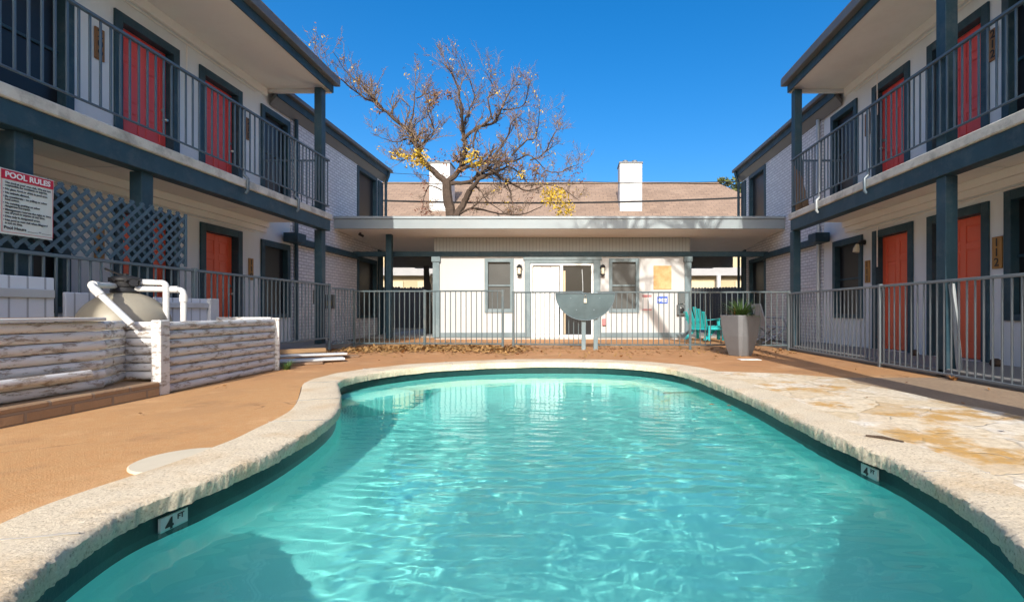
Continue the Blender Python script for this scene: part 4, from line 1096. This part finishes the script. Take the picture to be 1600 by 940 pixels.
rules = ['Use pool at your own risk. We are not', 'responsible for accidents or injuries.', 'No glass, food or drink in pool area.', 'No animals allowed.', 'Be considerate - no yelling or other', 'loud noises.', 'No running, pushing or other', 'dangerous horseplay.', 'Management reserves the right to deny', 'use of pool to anyone at any time.', 'Dive only in designated areas.', 'Use pool at own risk when lifeguard', 'is not on duty.']
z = 1.935
for k, ln in enumerate(rules):
    st_ = k in (0, 2, 3, 4, 6, 8, 10, 11)
    if st_: z -= .007
    lettering(('• ' if st_ and k else '  ')+ln, .0265, (T+.001, sy0+.022, z), rt_, up_, 'rule_text', M['ink'], sg, .0006, align='LEFT', squeeze=.88, bold=.0006); z -= .0255
lettering('Pool Hours', .037, (T+.001, sy0+.028, 1.533), rt_, up_, 'hours_text', M['ink'], sg, .0006, align='LEFT', bold=.0008)
lettering('to', .022, (T+.001, sy0+.315, 1.528), rt_, up_, 'hours_text', M['ink'], sg, .0006)
mb = MB(); mb.box(T, T+.001, sy0+.215, sy0+.30, 1.518, 1.521); mb.box(T, T+.001, sy0+.33, sy0+.41, 1.518, 1.521); mb.build('hours_line', M['ink'], sg)

# ------------------------------------------------------------------ room number plaques
def plaque(side, y, z, digits, label, wd=.13, hh=.42):
    X = XL(0) if side < 0 else XR(0); n_ = -side; x = X+n_*.002
    t = thing('number_plaque', label, 'sign', (X, y, z-hh/2), 'wooden room number plaques')
    mb = MB(); mb.box(x, x+n_*.022, y-wd/2, y+wd/2, z-hh/2, z+hh/2); mb.build('board', M['plank'] if z > 2.5 else M['plankl'], t, bevel=.004)
    r = (0, -side, 0)
    for k, c in enumerate(digits):
        lettering(c, .15, (x+n_*.0225, y, z+hh*.31-k*hh*.31), r, (0,0,1), 'digit', M['digit'], t, .004, bold=.002)
M['plankl'] = paint('honey wood plaque', (.42,.21,.05), .5, .45, 9, .3, 60, (1,1,.2))
plaque(-1, 6.46, 4.34, '209', 'wooden plaque reading 209 between the upper left window and red door')
plaque(-1, 9.42, 4.32, '210', 'wooden plaque reading 210 between the upper left red door and the corner window')
plaque(-1, 6.46, 1.70, '109', 'wooden plaque reading 109 behind the blue lattice screen')
plaque(-1, 9.50, 1.62, '110', 'honey wood plaque reading 110 beside the coral door at the left walkway corner')
plaque(1, 9.22, 4.34, '211', 'wooden plaque reading 211 beside the farther red door on the right balcony', .15)
plaque(1, 6.46, 4.34, '212', 'wooden plaque reading 212 beside the nearer red door on the right balcony', .13)
plaque(1, 9.22, 1.55, '111', 'wooden plaque reading 111 beside the farther coral door on the right walkway', .15)
plaque(1, 6.40, 1.57, '112', 'honey wood plaque reading 112 beside the nearer coral door on the right walkway', .15)
# spotlight on right ground floor wall
t = thing('flood_lamp', 'small black flood lamp on the right ground floor wall by the corner window', 'wall lamp', (5.6, 9.32, 2.1))
mb = MB(); mb.tube([(5.6,9.33,2.12),(5.50,9.33,2.12)], .05, 10); mb.tube([(5.52,9.33,2.12),(5.45,9.33,2.06)], .025, 8); mb.build('bracket', M['black'], t, smooth=True)
mb = MB(); mb.tube([(5.46,9.33,2.08),(5.44,9.33,2.0),(5.43,9.33,1.93)], [.03,.055,.06], 10); mb.build('bulb', M['lampglass'], t, smooth=True)
t = thing('soffit_lamp', 'small dark lamp under the canopy soffit at the left', 'ceiling lamp', (px(563,0,13.2).x, 13.2, 2.85))
x = t.location.x
mb = MB(); mb.tube([(x,13.2,2.93),(x,13.2,2.88)], .03, 8); mb.tube([(x-.03,13.2,2.89),(x+.09,13.16,2.83)], .035, 8); mb.build('lamp_body', M['black'], t)

# ------------------------------------------------------------------ log enclosures round the pool filter
kb = MB()
kb.box(-4.25, -3.90, -1.0, 4.60, -.01, .135); tag(kb.build('brick_kerb', M['redbrick'], bevel=.012), 'low tan brick kerb under the white log wall', 'kerb')
def halflog(mb, p0, p1, r, nrm_, seed):
    """rough half round log between p0 and p1 bulging toward nrm_"""
    p0 = Vector(p0); p1 = Vector(p1); d = p1-p0; n = 9; k = 8; nn = Vector(nrm_)
    vs_ = []; fs_ = []
    for i in range(n+1):
        t = i/n; c = p0+d*t
        for j in range(k):
            th = -math.pi/2 + math.pi*j/(k-1)
            w_ = 1+.10*noise.noise(Vector((seed*7.3+t*5, j*.6, seed)))
            if i in (0, n): w_ *= .86
            vs_.append(c+nn*(math.cos(th)*r*.72*w_)+Vector((0,0,math.sin(th)*r*.955*(1+.05*(w_-1)))))
    for i in range(n):
        for j in range(k-1): fs_.append((i*k+j, i*k+j+1, (i+1)*k+j+1, (i+1)*k+j))
        fs_.append((i*k, (i+1)*k, (i+1)*k+k-1, i*k+k-1))
    fs_.append(tuple(range(k))); fs_.append(tuple(reversed([n*k+j for j in range(k)])))
    mb.add(vs_, fs_)
def recalc(o):
    bm = bmesh.new(); bm.from_mesh(o.data); bmesh.ops.recalc_face_normals(bm, faces=bm.faces); bm.to_mesh(o.data); bm.free(); return o
lb = thing('log_box', 'peeling white log box hiding the tan pool filter tank', 'log box', (-4.2, 5.5, 0))
rows = 8; z0b, z1b = .0, .70; st_ = (z1b-z0b)/rows
mb = MB()
for k in range(rows):
    z = z0b+st_*(k+.5); halflog(mb, (-3.965,4.70,z), (-4.06,6.60,z), st_/2, (1,.05,0), k+1)
recalc(mb.build('long_side', M['peel'], lb, smooth=True))
mb = MB(); rows2 = 7; zb = .14; s2 = (.70-zb)/rows2
for k in range(rows2):
    z = zb+s2*(k+.5); halflog(mb, (-4.37+.01*(k % 2),4.70,z), (-4.005,4.70,z), s2/2, (0,-1,0), k+20)
recalc(mb.build('end_side', M['peel'], lb, smooth=True))
mb = MB(); mb.box(-4.0, -3.905, 4.605, 4.72, 0, .715); mb.build('corner_plank', M['peel'], lb, bevel=.008)
mb = MB(); mb.box(-4.09, -3.99, 6.60, 6.63, 0, .71); mb.build('end_plank', M['peel'], lb, bevel=.005)
mb = MB(); mb.prism([(-4.0,4.72,0),(-3.97,4.72,0),(-4.07,6.60,0),(-4.10,6.60,0)], (0,0,.685)); mb.build('core', M['wood'], lb)
mb = MB(); mb.box(-4.08, -4.055, 6.62, 6.635, .1,.2); 
mb = MB(); mb.box(-4.9, -4.10, 6.60, 6.64, 0, .72); mb.build('far_side', M['peel'], lb)
mb = MB(); mb.box(-4.93, -4.89, 5.70, 6.66, .0, .965); mb.build('back_panel', M['whitegate'], lb, bevel=.006)
mb = MB(); mb.box(-4.89, -4.84, 6.50, 6.66, .0, .97); mb.box(-4.89,-4.86,5.75,6.5,.84,.91); mb.build('panel_batten', M['lumber'], lb, bevel=.006)
lw = thing('log_wall', 'peeling white log wall with loose weathered planks on top, near end of the left deck', 'log wall', (-4.2, 3, .13))
mb = MB(); rows = 7; zb, zt = .137, .715; s3 = (zt-zb)/rows
for k in range(rows):
    z = zb+s3*(k+.5); halflog(mb, (-4.07,-.8,z), (-4.07,4.205+.012*math.sin(k*2.2),z), s3/2, (1,0,0), k+40)
recalc(mb.build('long_side', M['peel'], lw, smooth=True))
mb = MB()
for k in range(rows):
    z = zb+s3*(k+.5); halflog(mb, (-4.09,4.20,z), (-4.22,4.44,z), s3/2, (.9,.45,0), k+60); halflog(mb, (-4.20,4.42,z), (-4.33,4.68,z), s3/2, (.9,.45,0), k+80)
recalc(mb.build('return_side', M['peel'], lw, smooth=True))
mb = MB(); mb.prism([(-4.10,-.8,.14),(-4.13,-.8,.14),(-4.13,4.02,.14),(-4.10,4.02,.14)], (0,0,.56)); mb.build('core', M['wood'], lw)
mb = MB(); halflog(mb, (-3.985,-.5,.30), (-3.985,4.02,.285), .034, (1,0,0), 99); halflog(mb, (-3.985,-.5,.30), (-3.985,4.02,.285), .034, (-1,0,0), 98)
recalc(mb.build('loose_rail', M['peel'], lw, smooth=True))
for k, (a, b, dz) in enumerate((((-4.10,-.6),(-4.07,4.18),.0), ((-4.26,.2),(-4.22,4.10),.004), ((-4.42,-.4),(-4.40,4.0),.001))):
    mb = MB(); mb.bar((a[0],a[1],.733+dz),(b[0],b[1],.733+dz), .135, .028)
    tag(mb.build('loose_plank', M['lumber'] if k == 0 else M['wood'], bevel=.005), ['weathered loose plank along the outer edge of the left log wall top','weathered brown plank in the middle of the left log wall top','weathered brown plank at the back of the left log wall top'][k], 'plank', 'planks lying on the log wall')
# white plank gate panel behind the log wall
gp = thing('plank_panel', 'white painted plank panel standing against the left fence under the pool rules sign', 'panel', (-4.9, 4.1, .14))
mb = MB(); mb.box(-4.90, -4.875, 3.5, 4.575, .3, 1.112); mb.build('boards', M['whitegate'], gp, bevel=.006)
mb = MB(); mb.box(-4.873, -4.85, 3.5, 4.56, .92, 1.0); mb.box(-4.873, -4.85, 3.5, 4.56, .42, .5); mb.build('cross_rail', M['white'], gp, bevel=.006)
mb = MB(); mb.box(-4.935, -4.90, 4.70, 4.98, .2, .985); tag(mb.build('white_board', M['whitegate'], bevel=.006), 'small white board standing behind the left side of the tan filter tank', 'board')

# ------------------------------------------------------------------ sand filter tank with pipes
TC = (-4.62, 5.02)
ft = thing('filter_tank', 'tan domed pool filter tank with black valve and white pipes', 'pool filter', (*TC, .0))
mb = MB(); pr = [(.29,.0),(.35,.02),(.38,.12),(.385,.55),(.384,.64)]
for k in range(1, 12):
    th = math.pi/2*k/12; pr.append((.384*math.cos(th), .64+.36*math.sin(th)))
mb.lathe((*TC, .0), pr+[(.05, 1.0)], 40); mb.build('tank', M['tank'], ft, smooth=True)
mb = MB(); mb.lathe((*TC, .985), [(.11,0),(.12,.02),(.10,.04),(.085,.07)], 24); mb.lathe((*TC, 1.05), [(.10,0),(.105,.02),(.105,.06),(.13,.065),(.13,.085),(.11,.10),(.06,.115),(.02,.12)], 24)
for k in range(8):
    th = k*.785; mb.tube([(TC[0]+.118*math.cos(th),TC[1]+.118*math.sin(th),1.10),(TC[0]+.118*math.cos(th),TC[1]+.118*math.sin(th),1.145)], .012, 6)
valve = mb.build('valve', M['valve'], ft, smooth=True)
mb = MB(); mb.bar((TC[0]-.02,TC[1],1.165),(TC[0]-.17,TC[1]-.04,1.235), .025, .018); mb.lathe((*TC,1.165), [(.03,0),(.03,.02)], 10); mb.build('handle', M['valve'], valve)
def elbow(p0, c, p1, r=.05, n=6):
    p0, c, p1 = Vector(p0), Vector(c), Vector(p1); d0 = (p0-c).normalized(); d1 = (p1-c).normalized(); e = .055
    a = c+d0*e; b = c+d1*e
    return [p0]+[a.lerp(c, t).lerp(c.lerp(b, t), t) for t in [k/n for k in range(n+1)]]+[p1]
pr_ = .029
e1 = (-4.47,4.50,1.045)
mb = MB(); P1 = elbow((TC[0]-.02,TC[1]-.10,1.055), e1, (-4.155,4.58,.68)); mb.tube(P1, pr_, 12)
d = (Vector(e1)-Vector(P1[0])).normalized(); mb.tube([Vector(e1)-d*.12, Vector(e1)-d*.05], .037, 12)
d = (Vector(P1[-1])-Vector(e1)).normalized(); mb.tube([Vector(e1)+d*.05, Vector(e1)+d*.13], .037, 12); mb.build('pipe', M['pvc'], ft, smooth=True)
e2_ = (-4.16,5.20,1.03)
mb = MB(); P2 = elbow((TC[0]+.09,TC[1]+.02,1.03), e2_, (-4.16,5.20,.3)); mb.tube(P2, pr_, 12)
mb.tube([Vector(e2_)+Vector((0,0,-.05)), Vector(e2_)+Vector((0,0,-.13))], .037, 12); d = (Vector(e2_)-Vector(P2[0])).normalized(); mb.tube([Vector(e2_)-d*.12, Vector(e2_)-d*.05], .037, 12)
mb.build('pipe', M['pvc'], ft, smooth=True)
mb = MB(); P3 = elbow((TC[0]+.07,TC[1]+.08,1.10), (-4.28,5.12,1.10), (-4.28,5.12,.3)); mb.tube(P3, pr_, 12); mb.tube([(TC[0]+.09,TC[1]+.10,1.10),(TC[0]+.16,TC[1]+.16,1.10)], .037, 12); mb.build('pipe', M['pvc'], ft, smooth=True)
mb = MB(); mb.tube([(TC[0]+.10,TC[1]-.02,1.085),(TC[0]+.13,TC[1]-.05,1.09)], .035, 10); mb.build('gauge', M['black'], ft)

# ------------------------------------------------------------------ lumber, weeds, leaves at the left
lum = [((-4.65,7.15,.055),(-3.66,7.78,.05),.28,.03,'lumber','wide white weathered board on the lumber pile'),
       ((-4.70,7.55,.10),(-3.85,8.25,.085),.22,.028,'lumber','shorter white board crossing the lumber pile'),
       ((-4.80,7.55,.16),(-4.20,8.25,.145),.09,.07,'rawlumber','raw tan timber on top of the lumber pile'),
       ((-4.70,6.95,.022),(-3.80,7.40,.020),.20,.036,'wood','dark brown board at the bottom of the lumber pile'),
       ((-4.5,7.9,.022),(-3.75,8.5,.02),.16,.036,'wood','brown board end under the far side of the lumber pile')]
for a, b, w_, h_, mm, lab in lum:
    mb = MB(); mb.bar(a, b, w_, h_); tag(mb.build('board', M[mm], bevel=.005), lab, 'lumber', 'boards in the lumber pile')
rw = random.Random(21)
def grass_tuft(name, c, n, h, spread, m, label, cat, wid=.006, droop=.5):
    mb = MB()
    for _ in range(n):
        th = rw.uniform(0, 6.28); l = h*rw.uniform(.55,1.1); out = spread*rw.uniform(.3,1.1); w_ = wid*rw.uniform(.7,1.3)
        u = Vector((math.cos(th), math.sin(th), 0)); sd = Vector((-u.y, u.x, 0)); b0 = Vector(c)+u*rw.uniform(0,.09)*min(1,spread*3)
        pts = []
        for k in range(5):
            t = k/4; pts.append(b0+u*out*t**1.4+Vector((0,0,l*(t-droop*t*t*out/spread*.7))))
        for k in range(4):
            wa = w_*(1-k/4.3); wb = w_*(1-(k+1)/4.3); mb.add([pts[k]-sd*wa, pts[k]+sd*wa, pts[k+1]+sd*wb, pts[k+1]-sd*wb], [(0,1,2,3)])
    return mb
mb = grass_tuft('weed', (-3.93,6.68,0), 60, .16, .16, None, '', '', .007)
tag(mb.build('weed', M['blade']), 'small green weed growing at the corner of the white log box', 'weed')
mb = MB(); 
for k in range(2800):
    u = rw.random(); x = -4.6+u*3.6+rw.gauss(0,.15); y = 9.75+rw.gauss(0,.42)+.55*math.sin(u*3.1)
    if y > 11.4 or y < 8.3: continue
    s = rw.uniform(.025,.06); a = rw.uniform(0,6.28); t1, t2 = rw.gauss(0,.35), rw.gauss(0,.35)
    u_ = Vector((math.cos(a), math.sin(a), t1))*s; v_ = Vector((-math.sin(a), math.cos(a), t2))*s*.55
    c = Vector((x, y, .012+abs(rw.gauss(0,.025)))); mb.add([c-u_, c+v_, c+u_, c-v_], [(0,1,2,3)])
for k in range(900):
    x = rw.uniform(-4.7,4.35); y = 10.05-.06*(x+4)+rw.gauss(0,.75)
    if y > 13 or y < 8.0: continue
    s = rw.uniform(.02,.05); a = rw.uniform(0,6.28); u_ = Vector((math.cos(a), math.sin(a), rw.gauss(0,.3)))*s; v_ = Vector((-math.sin(a), math.cos(a), rw.gauss(0,.3)))*s*.55
    c = Vector((x, y, .02)); mb.add([c-u_, c+v_, c+u_, c-v_], [(0,1,2,3)])
tag(mb.build('leaf_litter', paint('fallen leaf litter', (.36,.20,.07), .8, .5, 22, .3, 40)), kind='stuff', label='brown fallen leaves drifted along the foot of the pale fence')
mb = MB()
for k in range(160):
    x = rw.uniform(-4.0,4.3); y = rw.uniform(2.5,10.5)
    if -3.1 < x < 2.3 and y < 8: continue
    s = rw.uniform(.012,.03); a = rw.uniform(0,6.28); u_ = Vector((math.cos(a), math.sin(a), rw.gauss(0,.3)))*s; v_ = Vector((-math.sin(a), math.cos(a), rw.gauss(0,.3)))*s*.5
    c = Vector((x,y,.018)); mb.add([c-u_, c+v_, c+u_, c-v_], [(0,1,2,3)])
tag(mb.build('scattered_leaves', M['leafo']), kind='stuff', label='dry leaves scattered over the deck')
mb = MB()
for k in range(14):
    t = rw.random(); i = int((.115+.16*t)*NL); p = lip[i % NL]-nrm[i % NL]*rw.uniform(.03,.3)
    if p.y < 4.2: continue
    s = rw.uniform(.02,.04); a = rw.uniform(0,6.28); u_ = Vector((math.cos(a), math.sin(a), 0))*s; v_ = Vector((-math.sin(a), math.cos(a), .15))*s*.5
    c = Vector((p.x,p.y,WATER_Z+.008)); mb.add([c-u_, c+v_, c+u_, c-v_], [(0,1,2,3)])
if mb.v: tag(mb.build('floating_leaves', M['leafo']), kind='stuff', label='brown leaves floating along the right pool edge')
# fallen stick on the right coping
mb = MB(); mb.tube([(1.80,2.99,.037),(1.87,2.94,.039),(1.94,2.85,.037)], [.006,.010,.004], 6); tag(mb.build('stick', M['bark'], smooth=True), 'short dark stick lying on the right coping', 'stick')
mb = MB(); mb.obox((2.92,8.05,.003), (.17,0,0), (0,.10,0), (0,0,.003)); tag(mb.build('drain_cover', M['signwhite']), 'small white rectangular drain cover set in the deck below the planter', 'drain cover')
# weeds at the right kerb
for x, y, lab in ((4.50,5.6,'dry weed tuft at the foot of the near right post'), (4.28,9.75,'dry weed tuft at the right fence corner')):
    mb = grass_tuft('weed', (x-.12,y,0.01), 40, .08, .12, None, '', '', .006); tag(mb.build('weed', M['leafo']), lab, 'weed')

# ------------------------------------------------------------------ planter with spiky plant
pc = Vector((3.02, 8.78, 0)); ang = R(27)
pt = thing('planter', 'tall dark grey tapered square planter on the deck by the fence', 'planter', pc)
def sq(h, z):
    out = []
    for k in range(4):
        for t in (-.80, 0, .80):
            q = [(h,t*h),(-t*h,h),(-h,-t*h),(t*h,-h)][k]; out.append((pc.x+q[0]*math.cos(ang)-q[1]*math.sin(ang), pc.y+q[0]*math.sin(ang)+q[1]*math.cos(ang), z))
    return out
mb = MB(); prof = [(.150,0),(.185,.12),(.236,.36),(.262,.62),(.268,.70),(.270,.73),(.238,.73),(.232,.66)]
vv = []; 
for h, z in prof: vv += sq(h, z)
ff = [tuple(reversed(range(12)))]
for r_ in range(len(prof)-1):
    for k in range(12): ff.append((r_*12+k, r_*12+(k+1) % 12, (r_+1)*12+(k+1) % 12, (r_+1)*12+k))
mb.add(vv, ff); mb.build('pot', M['planter'], pt, bevel=.01, seg=2)
mb = MB(); mb.add(sq(.236,.665), [tuple(range(12))]); mb.build('soil', M['soil'], pt)
mb = grass_tuft('p', (pc.x+.02,pc.y,.67), 190, .44, .50, None, '', '', .014, .75)
pl = thing('spiky_plant', 'green spiky leaved plant growing in the grey planter', 'plant', (pc.x, pc.y, .67)); mb.build('blades', M['blade'], pl)
mb = grass_tuft('p', (pc.x+.10,pc.y-.12,.70), 40, .14, .40, None, '', '', .012, 1.9); mb.build('drooping_blades', M['blade'], pl)
mb = grass_tuft('p', (pc.x-.1,pc.y,.68), 24, .26, .36, None, '', '', .006, .8); mb.build('dry_blades', M['leafo'], pl)

# ------------------------------------------------------------------ turquoise chair and stool, folded grey chair
def slatchair(name, label, x, y, yaw):
    t = thing(name, label, 'chair', (x, y, .05)); ca, sa = math.cos(yaw), math.sin(yaw)
    W = lambda u, v, z: (x+u*ca-v*sa, y+u*sa+v*ca, .05+z)      # u forward, v left
    def bar(mb, a, b, w_, h_, up=(0,0,1)): mb.bar(W(*a), W(*b), w_, h_, up)
    mb = MB()
    for k in range(5):
        v = -.24+k*.12; zt = .86-.05*abs(k-2)**1.3
        bar(mb, (-.20,v*.85,.28), (-.46,v*1.1,zt), .10, .018, (W(1,0,0)[0]-W(0,0,0)[0], W(1,0,0)[1]-W(0,0,0)[1], .4))
    bar(mb, (-.30,-.27,.50), (-.30,.27,.50), .05, .018); mb.build('backrest', M['turq'], t, bevel=.006)
    mb = MB()
    for k in range(6): u = -.18+k*.095; bar(mb, (u,-.26,.28+.016*k), (u,.26,.28+.016*k), .085, .018)
    mb.build('seat', M['turq'], t, bevel=.005)
    for v in (-.30, .30):
        mb = MB(); bar(mb, (-.32,v*1.05,.52), (.36,v*1.05,.55), .10, .022); mb.build('armrest', M['turq'], t, bevel=.008)
        mb = MB(); bar(mb, (.30,v,.0), (.30,v,.54), .08, .035); mb.build('leg', M['turq'], t, bevel=.006)
        mb = MB(); bar(mb, (.32,v*.93,.36), (-.42,v*.93,.02), .09, .03); mb.build('leg', M['turq'], t, bevel=.006)
    return t
p = px(1092, 528, 12.9); slatchair('slatted_chair', 'turquoise slatted garden chair on the patio beside the pool house corner', p.x+.10, 12.9, R(48))
x0, y0 = px(1116,0,12.6).x, 12.6
t = thing('footstool', 'low turquoise slatted stool in front of the turquoise chair, left of the planter', 'stool', (x0, y0, .05))
mb = MB()
for k in range(5): mb.box(x0-.20+k*.085, x0-.125+k*.085, y0-.22, y0+.22, .40, .425)
mb.build('top', M['turq'], t, bevel=.005)
for dx in (-.18, .17):
    for dy in (-.18, .18): mb = MB(); mb.box(x0+dx-.025, x0+dx+.035, y0+dy-.02, y0+dy+.02, .05, .40); mb.build('leg', M['turq'], t, bevel=.004)
mb = MB(); mb.box(x0-.2, x0+.22, y0-.205, y0-.185, .33, .398); mb.build('apron', M['turq'], t)
x1, y1 = px(1200,0,12.2).x, 12.2
t = thing('patio_chair', 'grey mesh patio chair in the shade behind the planter', 'chair', (x1, y1, .0))
mb = MB(); mb.prism([(x1-.14,y1-.27,.42),(x1-.14,y1+.27,.42),(x1-.30,y1+.27,.98),(x1-.30,y1-.27,.98)], (.02,0,.006)); mb.build('backrest', M['greychair'], t)
mb = MB(); mb.box(x1-.14, x1+.34, y1-.27, y1+.27, .40, .42); mb.build('seat', M['greychair'], t)
for dy in (-.29, .29):
    mb = MB(); mb.tube([(x1-.32,y1+dy,1.0),(x1-.13,y1+dy,.42),(x1+.34,y1+dy,.02)], .016, 8); mb.build('leg', M['greychair'], t)
    mb = MB(); mb.tube([(x1+.35,y1+dy,.42),(x1+.1,y1+dy,.22),(x1-.25,y1+dy,.02)], .016, 8); mb.build('leg', M['greychair'], t)
    mb = MB(); mb.tube([(x1-.22,y1+dy,.66),(x1+.25,y1+dy,.64),(x1+.34,y1+dy,.42)], .016, 8); mb.build('armrest', M['greychair'], t)
# boards leaning on the right balcony
for k, (dy, tilt, lab) in enumerate(((.0,.16,'wide brown board leaning at the far end of the right balcony'), (-.16,.24,'dark brown board leaning in front of the wide one on the right balcony'))):
    mb = MB(); X0 = XR(1.05)
    Yb = 9.80-.05*k; mb.prism([(X0-.05+.12*k,Yb,2.795),(X0+.16+.06*k,Yb,2.795),(X0+.02+.05*k,Yb+.05,3.60-.1*k),(X0-.06+.08*k,Yb+.05,3.74-.12*k)], (0,.025,0))
    tag(mb.build('leaning_board', M['wood']), lab, 'board', 'boards leaning on the right balcony')
# small pots / clutter along right walkway base
for y, r_, lab in ((6.15,.07,'small dark stone by the near right walkway door'), (7.6,.05,'small dark stone between the right walkway doors')):
    mb = MB(); mb.lathe((5.35,y,.105), [(r_*.7,0),(r_,.03),(r_*.8,.08),(r_*.3,.10)], 10); tag(mb.build('stone', M['bark'], smooth=True), lab, 'stone')
# wall clutter left: electric box behind left fence at the far post
t = thing('electrical_box', 'grey electrical boxes with pipes beside the far left post behind the fence', 'electrical box', (-5.35, 10.35, 0))
mb = MB(); mb.box(-5.20,-5.02,10.2,10.32,.85,1.15); mb.box(-4.98-.5,-5.25,10.25,10.33,.95,1.25); mb.build('housing', M['meter'], t, bevel=.01)
mb = MB(); mb.box(-5.17,-5.06,10.185,10.199,.92,1.02); mb.build('warning_label', M['leafy'], t)
mb = MB(); mb.tube([(-5.11,10.26,.85),(-5.11,10.26,.02)], .03, 8); mb.tube([(-5.35,10.3,1.25),(-5.35,10.3,1.9)], .02, 8); mb.tube([(-5.35,10.3,.95),(-5.35,10.3,.02)], .02, 8); mb.build('conduit', M['galv'], t)
